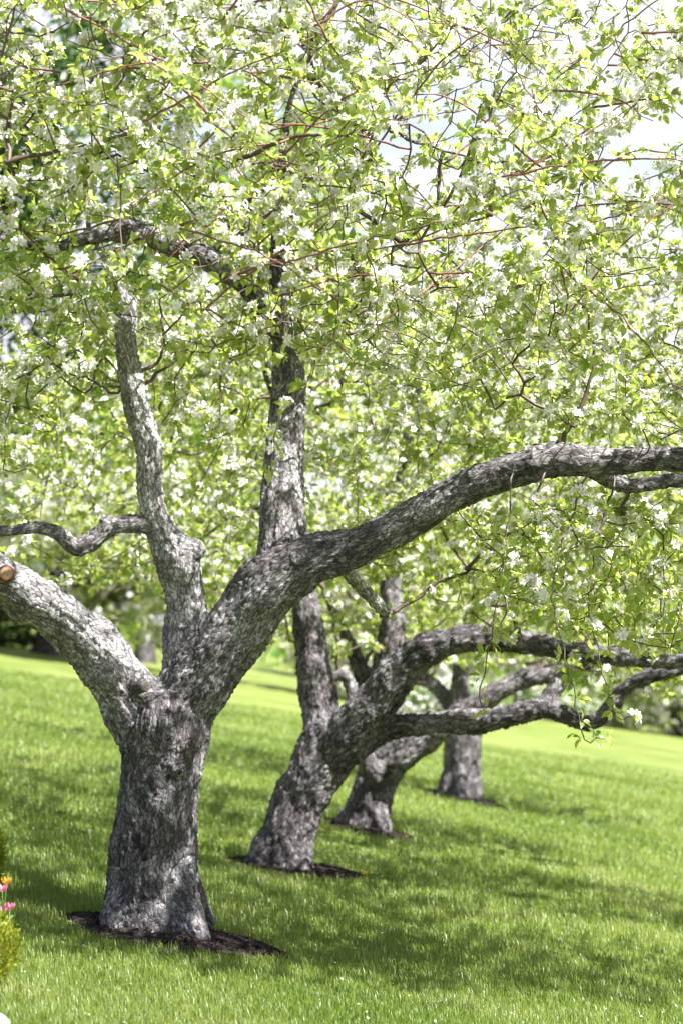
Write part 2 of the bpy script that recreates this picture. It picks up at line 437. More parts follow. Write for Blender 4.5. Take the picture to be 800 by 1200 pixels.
def wood_meshes(chains, root, voxel, mat, seed, flake=0.006, lump=0.02, silver=()):
    """chains: list of (part name, curve (n,4)); remeshed as one skin, given bark relief, then cut into parts"""
    V, Q, T = merge([tube(c, 20) for _, c in chains])
    tmp = bpy.data.objects.new('skin', mesh_arrays('skin', V, [T, Q])); COL.objects.link(tmp)
    md = tmp.modifiers.new('r', 'REMESH'); md.mode = 'VOXEL'; md.voxel_size = voxel
    dg = bpy.context.evaluated_depsgraph_get()
    me = bpy.data.meshes.new_from_object(tmp.evaluated_get(dg))
    src = tmp.data; bpy.data.objects.remove(tmp); bpy.data.meshes.remove(src)
    n = len(me.vertices); co = np.zeros(n * 3, np.float32); me.vertices.foreach_get('co', co); co = co.reshape(-1, 3).astype(float)
    e = np.zeros(len(me.edges) * 2, np.int32); me.edges.foreach_get('vertices', e); e = e.reshape(-1, 2)
    nl = len(me.loops); li = np.zeros(nl, np.int32); me.loops.foreach_get('vertex_index', li)
    assert nl == 4 * len(me.polygons)
    F4 = li.reshape(-1, 4)
    bpy.data.meshes.remove(me)
    deg = np.bincount(e.ravel(), minlength=n)[:, None]
    def smooth(c, k):
        for _ in range(k):
            s = np.stack([np.bincount(e[:, 0], c[e[:, 1], a], n) + np.bincount(e[:, 1], c[e[:, 0], a], n) for a in range(3)], 1)
            c = 0.4 * c + 0.6 * s / np.maximum(deg, 1)
        return c
    co = smooth(co, 7)
    def vnormals(c):
        fn = np.cross(c[F4[:, 2]] - c[F4[:, 0]], c[F4[:, 3]] - c[F4[:, 1]])
        o = np.stack([np.bincount(F4.ravel(), np.repeat(fn[:, a], 4), n) for a in range(3)], 1)
        return norm(o)
    # nearest bone of every vertex
    pts = np.vstack([c for _, c in chains]); cid = np.concatenate([np.full(len(c), i) for i, (_, c) in enumerate(chains)])
    Tn = []; An = []; Bn = []; Sn = []
    for i, (_, c) in enumerate(chains):
        T = tangents(c); A, B = transport(T); Tn.append(T); An.append(A); Bn.append(B)
        Sn.append(np.concatenate([[0], np.cumsum(np.linalg.norm(np.diff(c[:, :3], axis=0), axis=1))]) + 5.3 * i)
    Tn, An, Bn, Sn = map(np.concatenate, (Tn, An, Bn, Sn))
    best = np.zeros(n, int)
    for s in range(0, n, 4000):
        d = np.linalg.norm(co[s:s + 4000, None, :] - pts[None, :, :3], axis=2)
        best[s:s + 4000] = np.argmin(np.abs(d - pts[None, :, 3]) + 0.35 * d, axis=1)
    rel = co - pts[best, :3]; t, a, b = Tn[best], An[best], Bn[best]
    q = np.stack([(rel * a).sum(1), (rel * b).sum(1), Sn[best] + (rel * t).sum(1)], 1)
    rad = pts[best, 3]
    nr = vnormals(co)
    # low lumps and lengthwise flutes, then flaky plates
    amp = np.minimum(lump, rad * 0.16)
    low = fast_noise(co * np.array([1, 1, 0.6]), seed, 2, 2.3)
    flute = fast_noise(q * np.array([1, 1, 0.13]), seed + 1, 3, 4.6)
    co = co + nr * (amp * (0.9 * low + 0.75 * flute))[:, None]
    nr = vnormals(co)
    if flake > 0:
        h = np.zeros(n); sp = Vector((24.0, 24.0, 12.0)); dv = (seed * 3.1, 1.7, 0.2)
        warp = np.stack([fast_noise(q, seed + 5 + k, 2, 9.0) for k in range(3)], 1) * 0.35
        qq = q * np.array([34.0, 34.0, 18.0]) + warp * 1.6 + np.array(dv)
        vor = noise.voronoi
        for i in range(n):
            dd, pp = vor(qq[i])
            g = dd[1] - dd[0]
            h[i] = min(1.0, g * 3.0) * (0.55 + 0.9 * ((pp[0][0] * 12.9898 + pp[0][1] * 78.233 + pp[0][2] * 37.7) % 1.0))
        co = co + nr * (np.minimum(flake, rad * 0.13) * (h - 0.55) * 1.5)[:, None]
        nr = vnormals(co)
    sv = np.array([silver[i] if i < len(silver) else 0.3 for i in range(len(chains))], float)[cid[best]]
    for _ in range(40):
        sv = 0.4 * sv + 0.6 * (np.bincount(e[:, 0], sv[e[:, 1]], n) + np.bincount(e[:, 1], sv[e[:, 0]], n)) / np.maximum(deg[:, 0], 1)
    fc = np.sort(cid[best][F4], axis=1)[:, 1]
    names = [c[0] for c in chains]
    grp = {}
    owner = {}
    for i, nm in enumerate(names):
        owner[i] = 0 if nm == 'trunk' else i
    fo = np.array([owner[i] for i in range(len(names))])[fc]
    parts = {}
    for i in sorted(set(fo.tolist())):
        f = F4[fo == i]; used, inv = np.unique(f.ravel(), return_inverse=True)
        m = mesh_arrays(names[i], co[used], [inv.reshape(-1, 4)], [mat], attrs={'bark': ('FLOAT_VECTOR', q[used]), 'silver': ('FLOAT', sv[used])})
        m.normals_split_custom_set_from_vertices(nr[used].astype(np.float32))
        parts[i] = link(names[i], m, root)
    return parts

def px_curve(rows, d0, step, scale=1.0):
    """rows of (u, v, radius px, depth offset)"""
    pts = []
    for r in rows:
        d = d0 + (r[3] if len(r) > 3 else 0.0)
        pts.append((*P(r[0], r[1], d), r[2] * d / F * scale))
    return catmull(pts, step)

class Growth:
    """young wood grown from the limbs towards points of the crown"""
    def __init__(self, cap=120000):
        self.pos = np.zeros((cap, 3)); self.dir = np.zeros((cap, 3)); self.par = np.full(cap, -1, int)
        self.fix = np.zeros(cap); self.n = 0; self.paths = []
    def seed(self, curve):
        T = tangents(curve)
        for p, t in zip(curve, T):
            i = self.n; self.pos[i] = p[:3]; self.dir[i] = t; self.fix[i] = p[3]; self.n += 1
    def explicit(self, curve, join=True):
        ids = []
        if join and self.n:
            d = np.linalg.norm(self.pos[:self.n] - curve[0, :3], axis=1); j = int(np.argmin(d))
            if 0.03 < d[j] < 1.6:
                a = np.array([*self.pos[j], curve[0, 3] * 1.15]); b = curve[0]
                m = a * .5 + b * .5; m[:3] += self.dir[j] * d[j] * .15 - (curve[1, :3] - b[:3]) * .8
                curve = np.vstack([catmull([a, m, b], .05)[:-1], curve])
        curve = curve.copy(); curve[1:, :3] += np.random.default_rng(self.n).normal(0, .006, (len(curve) - 1, 3)); k = min(5, len(curve) - 1); curve[-k:, 3] *= np.linspace(1, .3, k)
        T = tangents(curve); prev = -1
        for p, t in zip(curve, T):
            i = self.n; self.pos[i] = p[:3]; self.dir[i] = t; self.par[i] = prev; self.fix[i] = p[3]; self.n += 1
            prev = i; ids.append(i)
        self.paths.append((None, ids))
    def grow(self, targets, rng, step=0.09, max_len=1.6, wob=0.25, up=0.25):
        d0 = np.array([np.min(np.linalg.norm(self.pos[:self.n] - t, axis=1)) for t in targets])
        for k in np.argsort(d0):
            t = targets[k]; d = np.linalg.norm(self.pos[:self.n] - t, axis=1)
            j = int(np.argmin(d)); Ld = d[j]
            if Ld < 0.07 or Ld > max_len: continue
            a = self.pos[j]; straight = (t - a) / Ld
            t0 = norm(0.45 * self.dir[j] + 0.9 * straight + rng.normal(0, wob, 3))
            t1 = norm(straight + np.array([0, 0, up]) + rng.normal(0, wob, 3))
            m = max(2, int(Ld / step + 0.5)); prev = j; ids = []
            for s in np.linspace(0, 1, m + 1)[1:]:
                h00, h10, h01, h11 = 2*s**3-3*s**2+1, s**3-2*s**2+s, -2*s**3+3*s**2, s**3-s**2
                q = h00 * a + h10 * t0 * Ld + h01 * t + h11 * t1 * Ld
                if s < 1: q = q + rng.normal(0, 0.006, 3)
                i = self.n
                if i >= len(self.pos): return
                self.pos[i] = q; self.dir[i] = norm(q - self.pos[prev]); self.par[i] = prev; self.n += 1
                prev = i; ids.append(i)
            self.paths.append((j, ids))
    def radii(self, tip=0.0022, e=2.3, cap_r=0.026):
        acc = np.zeros(self.n); has = np.zeros(self.n, bool)
        for i in range(self.n - 1, -1, -1):
            acc[i] = max(acc[i], tip ** e)
            p = self.par[i]
            if p >= 0: acc[p] += acc[i]
        r = np.minimum(acc ** (1 / e), cap_r)
        fx = self.fix[:self.n]
        r = np.where(fx > 0, np.where(self.par[:self.n] >= 0, np.maximum(fx, np.minimum(r, .02)), fx), r)
        for i in range(self.n):
            p = self.par[i]
            if p >= 0 and r[i] > .95 * r[p]: r[i] = max(.95 * r[p], tip)
        return r

def twig_mesh(g, r, sides, min_r=0.0):
    parts = []
    for j, ids in g.paths:
        idx = ids if j is None else [j] + ids
        if len(idx) < 2: continue
        c = np.column_stack([g.pos[idx], np.maximum(r[idx], min_r)])
        if j is not None: c[0, 3] = c[1, 3]
        parts.append(tube(c, sides, cap=False))
    return merge(parts)

def make_spurs(g, r, rng, spacing, accept, max_r=0.014):
    pos = []; axis = []
    for j, ids in g.paths:
        idx = ids if j is None else [j] + ids
        carry = rng.uniform(0, spacing)
        for a, b in zip(idx[:-1], idx[1:]):
            if r[b] > max_r: continue
            seg = g.pos[b] - g.pos[a]; Ld = np.linalg.norm(seg); t = carry
            while t < Ld:
                side = rng.normal(size=3); side -= side.dot(g.dir[b]) * g.dir[b]
                pos.append(g.pos[a] + seg * t / Ld); axis.append(norm(side) * 0.8 + np.array([0, 0, 0.55]) + 0.3 * g.dir[b])
                t += spacing * rng.uniform(0.6, 1.4)
            carry = t - Ld
        if r[idx[-1]] < max_r:
            pos.append(g.pos[idx[-1]]); axis.append(g.dir[idx[-1]] + np.array([0, 0, 0.2]))
    pos = np.array(pos); axis = norm(np.array(axis) + rng.normal(0, 0.15, (len(pos), 3)))
    k = accept(pos)
    return pos[k], axis[k]

def leaves_on(pos, axis, rng, nmin, nmax, size, tmpl, spread=(0.55, 1.35)):
    cnt = rng.integers(nmin, nmax + 1, len(pos)); idx = np.repeat(np.arange(len(pos)), cnt)
    k = np.arange(len(idx)) - np.repeat(np.cumsum(cnt) - cnt, cnt)
    A = axis[idx]; ref = np.where(np.abs(A[:, 2:3]) < 0.8, np.array([[0, 0, 1.0]]), np.array([[1.0, 0, 0]]))
    e1 = norm(np.cross(A, ref)); e2 = np.cross(A, e1)
    ph = k * 2.39996 + np.repeat(rng.uniform(0, 6.28, len(pos)), cnt)
    th = rng.uniform(spread[0], spread[1], len(idx))
    rad = np.cos(ph)[:, None] * e1 + np.sin(ph)[:, None] * e2
    d = np.cos(th)[:, None] * A + np.sin(th)[:, None] * rad
    up = norm(A * np.sin(th)[:, None] - rad * np.cos(th)[:, None] + np.array([0, 0, 0.5]) + rng.normal(0, 0.28, (len(idx), 3)))
    X, Y, Z = frames_from(d + np.array([0, 0, -0.12]), up)
    sc_ = size * rng.uniform(0.55, 1.25, len(idx))
    p = pos[idx] + A * 0.010 + d * 0.010
    V, G = instance(tmpl[0], tmpl[1], p, X, Y, Z, sc_)
    tone = np.repeat(rng.uniform(-0.18, 0.18, len(pos)), cnt)
    var = np.clip(rng.normal(0.5, 0.22, len(idx)) + tone - 0.25 * (sc_ / size - 0.9), 0, 1)
    return V, G, np.repeat(var, len(tmpl[0]))

def flowers_on(pos, axis, rng, nmin, nmax, size, tmpl, reach=0.035, stalks=False, wide=0.62):
    tv, tf, tm = tmpl
    cnt = rng.integers(nmin, nmax + 1, len(pos)); idx = np.repeat(np.arange(len(pos)), cnt)
    d = norm(axis[idx] * 0.75 + rng.normal(0, wide, (len(idx), 3)))
    up = rng.normal(size=(len(idx), 3))
    Zf = d; Xf = norm(np.cross(up, Zf)); Yf = np.cross(Zf, Xf)
    s = size * rng.uniform(0.75, 1.15, len(idx))
    p = pos[idx] + axis[idx] * 0.02 + d * (reach * rng.uniform(0.6, 1.2, len(idx)))[:, None]
    V, G = instance(tv, tf, p, Xf, Yf, Zf, s)
    mi = np.concatenate([np.full(len(g), m) for g, m in zip(G, tm)])
    var = np.repeat(rng.uniform(0, 1, len(idx)), len(tv))
    if stalks:
        o = len(V); w = Xf * 0.0013; a = pos[idx]
        V = np.vstack([V, np.stack([a - w, a + w, p + w, p - w], 1).reshape(-1, 3)])
        G[-1] = np.vstack([G[-1], o + np.arange(len(idx))[:, None] * 4 + np.arange(4)[None]])
        mi = np.concatenate([mi, np.full(len(idx), 2)]); var = np.concatenate([var, np.full(4 * len(idx), .5)])
    return V, G, mi, var

def in_poly(u, v, poly):
    ins = np.zeros(len(u), bool); n = len(poly); j = n - 1
    for i in range(n):
        (x1, y1), (x2, y2) = poly[i], poly[j]
        c = ((y1 > v) != (y2 > v)) & (u < (x2 - x1) * (v - y1) / (y2 - y1 + 1e-9) + x1)
        ins ^= c; j = i
    return ins

def ellipsoid_points(rng, n, c, r):
    out = []
    while sum(map(len, out)) < n:
        p = rng.uniform(-1, 1, (n, 3)); k = np.linalg.norm(p, axis=1); p = p[k < 1]; out.append(p)
    return np.vstack(out)[:n] * np.array(r) + np.array(c)

SUN_SPOTS = [(u, v, D[0] - .30, .20) for u, v in ((20,672),(40,682),(85,712),(100,728),(118,748),(132,768),(148,795),(95,745),(122,782),(140,810))] + \
    [(u, v, D[0] - .04, .22) for u, v in ((222,780),(226,740),(222,705),(218,680),(203,640),(188,600),(180,570),(176,535),(168,470),(160,445),(150,390))] + \
    [(u, v, D[0] + .14, .13) for u, v in ((350,610),(345,560),(348,520),(340,470))] + \
    [(u, v, D[0] - .26, .07) for u, v in ((230,1080),(228,1010),(207,900),(150,1075))] + \
    [(u, v, D[0] - .38, .13) for u, v in ((420,622),(500,588),(565,555),(640,525),(690,522),(760,525))] + \
    [(u, v, D[1] - .15, .19) for u, v in ((385,850),(382,820),(378,780),(372,740),(350,990),(355,960),(470,842),(510,838),(560,836),(600,830),(630,824),(520,745),(480,762))] + \
    [(u, v, D[2] - .1, .25) for u, v in ((458,700),(460,740),(460,780),(440,882),(450,960),(420,950))] + \
    [(u, v, D[3] - .2, .20) for u, v in ((552,870),(552,900),(545,925),(556,925),(540,890))]
SUN_FEET = [(P(u, v, d), r) for u, v, d, r in SUN_SPOTS]
SDIR = np.array(S)
def in_sun_gap(pos, rng):
    hit = np.zeros(len(pos), bool); k = rng.uniform(.75, 1.2, len(pos))
    for a, r in SUN_FEET:
        rel = pos - a; t = rel @ SDIR
        dist = np.linalg.norm(rel - t[:, None] * SDIR, axis=1)
        hit |= (t > -.1) & (dist < r * k)
    return hit & (rng.uniform(0, 1, len(pos)) < .97)

def apple_tree(idx, label, chains_px, explicit_px, targets, accept, opts):
    base = BASES[idx]; d0 = D[idx]; rng = np.random.default_rng(50 + idx)
    root = empty('apple_tree', base, label, 'tree', 'apple trees in a row on the lawn')
    chains = [(nm, px_curve(rows, d0, opts['voxel'] * 2.2)) for nm, rows in chains_px]
    parts = wood_meshes(chains, root, opts['voxel'], opts['bark'], 11 + idx, opts['flake'], opts['lump'], opts.get('silver', ()))
    g = Growth()
    for nm, c in chains:
        if nm == 'limb': g.seed(catmull(c[::4], 0.1) if len(c) > 12 else c)
    for rows in explicit_px: g.explicit(px_curve(rows, d0, 0.05, 0.52), -30 < rows[0][0] < 830)
    g.grow(targets, rng, opts['step'])
    r = g.radii(opts['tip'])
    shoots = []; sp = []; sa = []
    for _ in range(opts.get('shoots', 0)):
        for _try in range(40):
            j = int(rng.integers(0, g.n)); uu, vv, dd = project(g.pos[j])
            if 60 < uu[0] < 820 and -40 < vv[0] < 420 and dd[0] < d0 + .3 and r[j] < .02: break
        a = g.pos[j]; dr = norm(np.array([rng.choice([-1, 1], p=[.35, .65]) * rng.uniform(.5, 1), rng.normal(-.1, .25), rng.normal(.15, .45)])); Ls = rng.uniform(.5, 1.15)
        m = a + dr * Ls * .5 + np.array([0, 0, rng.normal(.02, .05)]) + rng.normal(0, .02, 3); b = a + dr * Ls + np.array([0, 0, rng.normal(-.04, .08)])
        c = catmull([(*a, .0058), (*m, .0045), (*b, .0022)], .06); c[1:, :3] += rng.normal(0, .004, (len(c) - 1, 3)); shoots.append(tube(c, 6))
        for k in range(2, len(c), 2):
            if rng.uniform() < .6: sp.append(c[k, :3]); sa.append(norm(rng.normal(0, .6, 3) + [0, 0, .7]))
    if shoots:
        SV, SQ, ST = merge(shoots)
        shoot_me = mesh_arrays('shoot', SV, [ST, SQ], [M['shoot']])
    pos, axis = make_spurs(g, r, rng, opts['spacing'], accept)
    if shoots: pos = np.vstack([pos, sp]); axis = np.vstack([axis, sa])
    k = ~in_sun_gap(pos, rng); pos, axis = pos[k], axis[k]
    V, Q, T = twig_mesh(g, r, opts['sides'], opts['tip'])
    crown = empty('crown', base, '', ''); del crown['label']; del crown['category']
    crown.parent = root; crown.location = (0, 0, 0)
    if shoots: link('shoot', shoot_me, crown, 'stuff')
    link('twig', mesh_arrays('twig', V, [Q], [M['twig']]), crown, 'stuff')
    LV, LG, lv = leaves_on(pos, axis, rng, opts['leaves'][0], opts['leaves'][1], opts['leaf'], opts['ltmpl'])
    link('foliage', mesh_arrays('foliage', LV, LG, [M['leaf']], attrs={'var': ('FLOAT', lv)}), crown, 'stuff')
    patch = fast_noise(pos, 31 + idx, 2, 0.9)
    low = np.clip((project(pos)[1] - 560) / 120, 0, 1)          # fewer flowers on the low hanging wood
    fl = rng.uniform(0, 1, len(pos)) < opts['bloom'] * np.clip(1.0 + 0.9 * patch, 0.2, 2.2) * (1 - 0.6 * low)
    fi = np.nonzero(fl)[0]
    # the flower clusters that show largest are parts of their own, the rest one part
    u, v, d = project(pos[fi])
    own = []
    if opts['own']:
        inside = (u > 5) & (u < 795) & (v > 5) & (v < 880)
        order = np.argsort(np.where(inside, d, 1e9)); cells = set()
        for k in order:
            if not inside[k]: break
            c = (int(u[k] / 46), int(v[k] / 46))
            if c in cells: continue
            cells.add(c); own.append(k)
            if len(own) >= opts['own']: break
    om = np.zeros(len(fi), bool); om[own] = True
    for k in own:
        FV, FG, mi, fv = flowers_on(pos[fi[k]][None], axis[fi[k]][None], rng, 5, 7, opts['flower'] * 1.08, FLOW_F, 0.03, True, 0.5)
        link('blossom_cluster', mesh_arrays('blossom_cluster', FV, FG, [M['petal'], M['stamen'], M['leaf']], mi, attrs={'var': ('FLOAT', fv)}), crown)
    rest = fi[~om]
    FV, FG, mi, fv = flowers_on(pos[rest], axis[rest], rng, opts['nfl'][0], opts['nfl'][1], opts['flower'], opts['ftmpl'])
    link('blossom', mesh_arrays('blossom', FV, FG, [M['petal'], M['stamen']], mi, attrs={'var': ('FLOAT', fv)}), crown, 'stuff')
    print('TREE', idx, 'paths', len(g.paths), 'spurs', len(pos), 'flowers', len(fi))
    return root, parts

# ---- tree 1: the big one
T1 = [
 ('trunk', [(178,1125,60,0),(178,1090,57,0),(178,1060,54,0),(181,1000,51,0),(186,940,49,0),(190,885,51,0),(193,850,55,0),(196,818,52,0.02)]),
 ('limb', [(176,850,40,0),(152,814,36,-.03),(121,770,32,-.08),(77,727,29,-.15),(22,692,27.5,-.25),(-50,655,26,-.4),(-130,600,24,-.6),(-210,520,20,-.8),(-280,420,15,-1.0)]),
 ('limb', [(200,850,40,.05),(224,810,42,.0),(254,768,39,-.02),(288,722,36,-.04),(322,684,35,-.06),(362,657,29,-.1),(420,640,22,-.15),(480,608,21,-.2),(540,575,20,-.25),(598,553,19.5,-.3),(645,540,21,-.35),(700,541,18,-.4),(760,538,15.5,-.45),(820,537,15,-.5),(900,525,13,-.6),(1000,480,10,-.7),(1080,420,7,-.8)]),
 ('limb', [(206,830,24,.15),(216,785,24,.18),(217,735,23,.15),(216,690,22.5,.11),(209,655,24,.08),(190,622,19,.06),(179,585,16,.04),(176,555,15.5,.03),(172,515,15.5,.02),(160,475,15,.02),(152,435,14,.02),(148,400,13,.02),(147,362,12,.02),(143,345,8,.02),(132,320,5,.0),(112,285,3.5,-.05)]),
 ('limb', [(322,690,27,0),(327,645,26,.1),(330,600,25.5,.2),(332,555,24.5,.29),(336,505,22,.37),(339,450,20.5,.44),(336,400,18,.48),(328,350,13,.5),(326,280,9,.5),(330,200,6,.45),(340,120,4.5,.3),(362,70,4,.25),(395,0,4,.15),(420,-90,3,.1)]),
 ('limb', [(335,400,14,.47),(318,372,14,.36),(298,345,13,.2),(270,320,13,.03),(236,298,13.5,-.15),(200,286,13.5,-.2),(172,275,13,-.25),(148,269,14,-.3),(120,276,10,-.35),(92,282,7,-.4),(50,290,6,-.5),(-30,270,5,-.6)]),
 ('limb', [(188,620,12,.06),(172,615,11,.04),(150,614,11,.02),(128,618,11,.0),(112,632,11.5,-.02),(90,642,10,-.04),(70,626,8.5,-.07),(45,618,7.5,-.1),(0,622,6.5,-.15),(-60,608,6,-.25),(-140,570,5,-.4)]),
 ('limb', [(690,545,12,-.3),(714,562,11,-.2),(738,570,10,-.15),(770,565,9,-.1),(812,565,8,0),(880,585,6,.1),(950,600,4.5,.2)]),
 ('limb', [(395,655,10,.0),(412,676,8.5,.15),(432,698,8,.3),(455,720,8.5,.45)]),
 # root flares belong to the trunk
 ('trunk', [(168,985,16,-.02),(156,1030,22,-.06),(144,1066,22,-.11),(134,1086,18,-.15),(124,1102,9,-.19)]),
 ('trunk', [(195,985,16,-.04),(207,1030,22,-.07),(219,1064,20,-.12),(230,1088,16,-.18),(240,1104,9,-.23)]),
 ('trunk', [(181,990,14,-.05),(180,1040,18,-.09),(178,1078,17,-.15),(174,1108,9,-.22)]),
 ('trunk', [(215,1030,20,.1),(228,1062,18,.15),(242,1085,12,.2)]),
 # knots
 ('trunk', [(160,800,12,-.09),(172,803,11,-.14)]),
 ('limb', [(212,650,20,.07),(228,643,13,.06),(235,648,11,.06)]),
 ('limb', [(345,664,20,-.06),(350,657,12,-.13),(352,655,8,-.17)]),
 ('limb', [(634,538,15,-.36),(650,530,14,-.36),(668,533,11,-.37)]),
 ('trunk', [(206,905,12,-.16),(210,893,11,-.19)]),
 ('trunk', [(180,915,11,-.17),(176,905,9,-.19)]),
 ('limb', [(128,617,9,.0),(121,607,7.5,-.02)]),
 ('limb', [(152,266,10,-.3),(146,262,8,-.36)]),
]
E1 = [
 [(-60,203,8,-1.2),(0,191,8,-1.2),(55,178,7.5,-1.2),(100,180,7,-1.2),(150,187,6,-1.2),(185,205,4.5,-1.2),(230,255,4,-1.2),(265,280,3,-1.2)],
 [(340,195,7,-.2),(300,192,6.5,-.5),(265,188,6,-.8),(235,179,5.5,-.9),(205,171,4,-1.0),(170,160,3,-1.1)],
 [(440,150,6,-1.2),(410,220,6,-1.3),(404,262,5.5,-1.35),(394,300,5.5,-1.4),(396,345,5,-1.45),(393,388,5,-1.5),(372,425,4.4,-1.55),(350,462,4,-1.6),(331,490,3.4,-1.6),(322,520,2.4,-1.6),(318,548,1.8,-1.6)],
 [(-40,345,7,-.3),(0,350,7,-.3),(50,349,6.5,-.3),(95,340,5,-.3),(130,322,3.5,-.3)],
 [(668,300,5.5,-.4),(675,240,5.2,-.5),(684,200,5,-.5),(689,140,5,-.5),(692,105,4,-.5),(714,70,3,-.5),(738,38,2.2,-.5)],
 [(688,128,3.2,-.5),(740,120,3,-.6),(800,113,2.8,-.8),(860,100,2,-1)],
 [(300,36,6,.0),(318,58,6.5,.05),(348,76,7,.1),(362,88,7,.15)],
 [(362,88,5.5,.15),(366,50,5,.1),(372,0,4.5,.1),(385,-60,4,.1)],
 [(548,185,5,.3),(585,192,7,.1),(620,207,8,0),(655,222,7,-.1),(700,232,5,-.2),(760,238,3,-.4)],
 [(470,290,4,.3),(500,264,5,.1),(540,261,5.5,0),(549,242,4,0)],
 [(575,250,4.5,-.2),(577,180,4.5,.0),(574,128,5,.1),(590,60,3.5,.1)],
 [(410,240,6,.2),(450,110,5,-.3),(500,85,4,-.5),(570,50,3,-.8)],
 [(520,240,5,-.4),(565,150,4,-.6),(610,65,3.2,-.7),(635,20,2.6,-.8)],
 [(640,545,3.5,-.4),(628,590,2.2,-.5),(660,600,2,-.6),(684,640,1.6,-.7),(735,640,1.4,-.9)],
 [(690,548,3,-.5),(655,650,2,-.8),(645,700,1.8,-.9),(662,772,1.7,-1.0),(672,815,1.5,-1.0),(681,858,1.4,-1.0),(690,868,1.3,-1.0),(708,862,1.2,-1.0)],
 [(720,560,3,-.3),(690,680,2.2,-.6),(700,762,2,-.7),(715,820,1.8,-.8),(722,840,1.5,-.8),(738,842,1.2,-.8)],
 [(600,560,2.6,-.4),(592,640,2,-.5),(580,720,1.8,-.6),(566,790,1.6,-.7),(562,825,1.3,-.7)],
 [(455,720,6,.45),(490,699,6,.5),(525,678,6,.5),(553,668,6,.5),(574,672,5.5,.45),(587,690,5,.4),(592,714,4,.35),(588,740,2.5,.3)],
 [(545,668,5,.5),(562,650,4.5,.45),(566,636,4,.4),(562,600,3,.3)],
 [(566,636,3,.4),(548,615,2.6,.3),(537,600,2,.2)],
 [(148,440,5,.02),(168,432,5.5,.02),(185,425,5.5,.0),(192,405,5,.05),(190,384,4,0),(186,360,3,-.05)],
 [(152,460,6,.02),(172,448,6,.05),(190,432,5.5,.08),(205,422,4,.1)],
 [(150,452,4,.02),(130,462,4.5,.05),(112,446,4,.2),(95,440,3,.1)],
]
# where the crown of tree 1 has its leaves (world space, metres)
def crown1_targets():
    rng = np.random.default_rng(3)
    bx, by, bz = BASES[0]
    p = ellipsoid_points(rng, 9600, (bx + 1.4, by + 0.2, bz + 4.0), (4.8, 2.6, 2.0))
    p = p[fast_noise(p, 61, 2, 0.75) + rng.normal(0, .12, len(p)) > 0.11]
    u, v, d = project(p)
    lowline = np.interp(u, [-200, 0, 120, 230, 300, 400, 520, 640, 800, 1000], [560, 520, 400, 430, 440, 440, 465, 500, 520, 560])
    keep = v < lowline
    keep |= (d > by + 0.5) & (v < lowline + 90) & (u < 300)
    # thinner towards the upper right where the sky shows
    thin = np.clip((u - 430) / 260, 0, 1) * np.clip((330 - v) / 200, 0, 1)
    keep &= rng.uniform(0, 1, len(p)) > 0.50 * thin
    # sprays hanging under the long limb on the right
    h = np.array([P(rng.uniform(560, 860), rng.uniform(560, 760), by + rng.uniform(-0.9, 0.9)) for _ in range(300)])
    hu, hv, hd = project(h)
    h = h[(hv < np.interp(hu, [560, 640, 720, 860], [700, 735, 770, 790])) & (hv > np.interp(hu, [560, 650, 860], [625, 590, 580]))]
    f = np.array([P(rng.uniform(-60, 700), rng.uniform(-20, 420), by - rng.uniform(.3, 1.7)) for _ in range(900)])
    f = f[fast_noise(f, 62, 2, 1.0) > -.12]
    # extra growth added on the sun side to shade the trunk and close sky gaps
    e = np.stack([rng.uniform(.5, 2.9, 480), rng.uniform(9.7, 11.3, 480), rng.uniform(3.0, 5.1, 480)], 1)
    e = e[fast_noise(e, 66, 2, .9) > -.05]; eu, ev, ed = project(e); e = e[ev < np.interp(eu, [400, 520, 640, 800, 1000], [400, 430, 470, 490, 520])]
    # leaves round the upper upright limb
    c = np.array([P(rng.uniform(240, 440), rng.uniform(60, 400), by + rng.uniform(-.5, .5)) for _ in range(240)])
    f = np.vstack([f, e, c])
    return np.vstack([p[keep], h, f])
def crown1_accept(pos):
    u, v, d = project(pos); rng = np.random.default_rng(9)
    low = np.interp(u, [-200, 0, 90, 150, 230, 300, 400, 520, 640, 800, 1000], [620, 600, 460, 385, 470, 455, 440, 490, 520, 530, 600]) + rng.normal(0, 14, len(pos))
    ok = (v < low) | (v > 560) & (u > 300)
    ok |= (d > D[0] + 0.45) & (u < 300) & (v < low + 110)
    limb = in_poly(u, v, [(330,640),(400,600),(480,570),(560,545),(620,520),(700,515),(830,512),(830,570),(700,575),(600,590),(480,640),(400,690)])
    ok &= ~(limb & (d < D[0]))
    # the short piece of dark limb that shows through the leaves at the upper left
    see = in_poly(u, v, [(88,262),(150,252),(215,272),(300,330),(312,360),(290,365),(230,318),(150,292),(90,296)])
    ok &= ~(see & (d < D[0] - 0.2) & (rng.uniform(0, 1, len(pos)) < 0.75))
    ok &= ~(in_poly(u, v, [(128,360),(168,350),(178,440),(140,450)]) & (d < D[0] + 0.3))
    hole = ((u - 62) / 90) ** 2 + ((v - 58) / 52) ** 2 < 1      # the dark tree behind shows here
    ok &= ~(hole & (rng.uniform(0, 1, len(pos)) < 0.72))
    ok |= (u > 296) & (u < 352) & (v > 470) & (v < 592) & (d < D[0] - 1.2)
    ok &= (u > -900) & (u < 1700)
    return ok
root1, parts1 = apple_tree(0, 'big grey apple tree, thick trunk forking low, one long limb reaching over the lawn', T1, E1, crown1_targets(), crown1_accept,
    dict(voxel=0.0095, silver=(0.05, 0.75, 0.25, 0.95, 0.45, 0.4, 0.5, 0.4, 0.8, .35, .5, .3, .1, .3, .9, .3, .5, .1, .1, .5, .4), bark=M['bark'], flake=0.0055, lump=0.022, step=0.085, tip=0.0030, spacing=0.086, shoots=85, sides=6,
         leaves=(4, 6), leaf=0.052, ltmpl=LEAF_F, bloom=0.45, nfl=(5, 7), flower=0.025, ftmpl=FLOW_F, own=100))

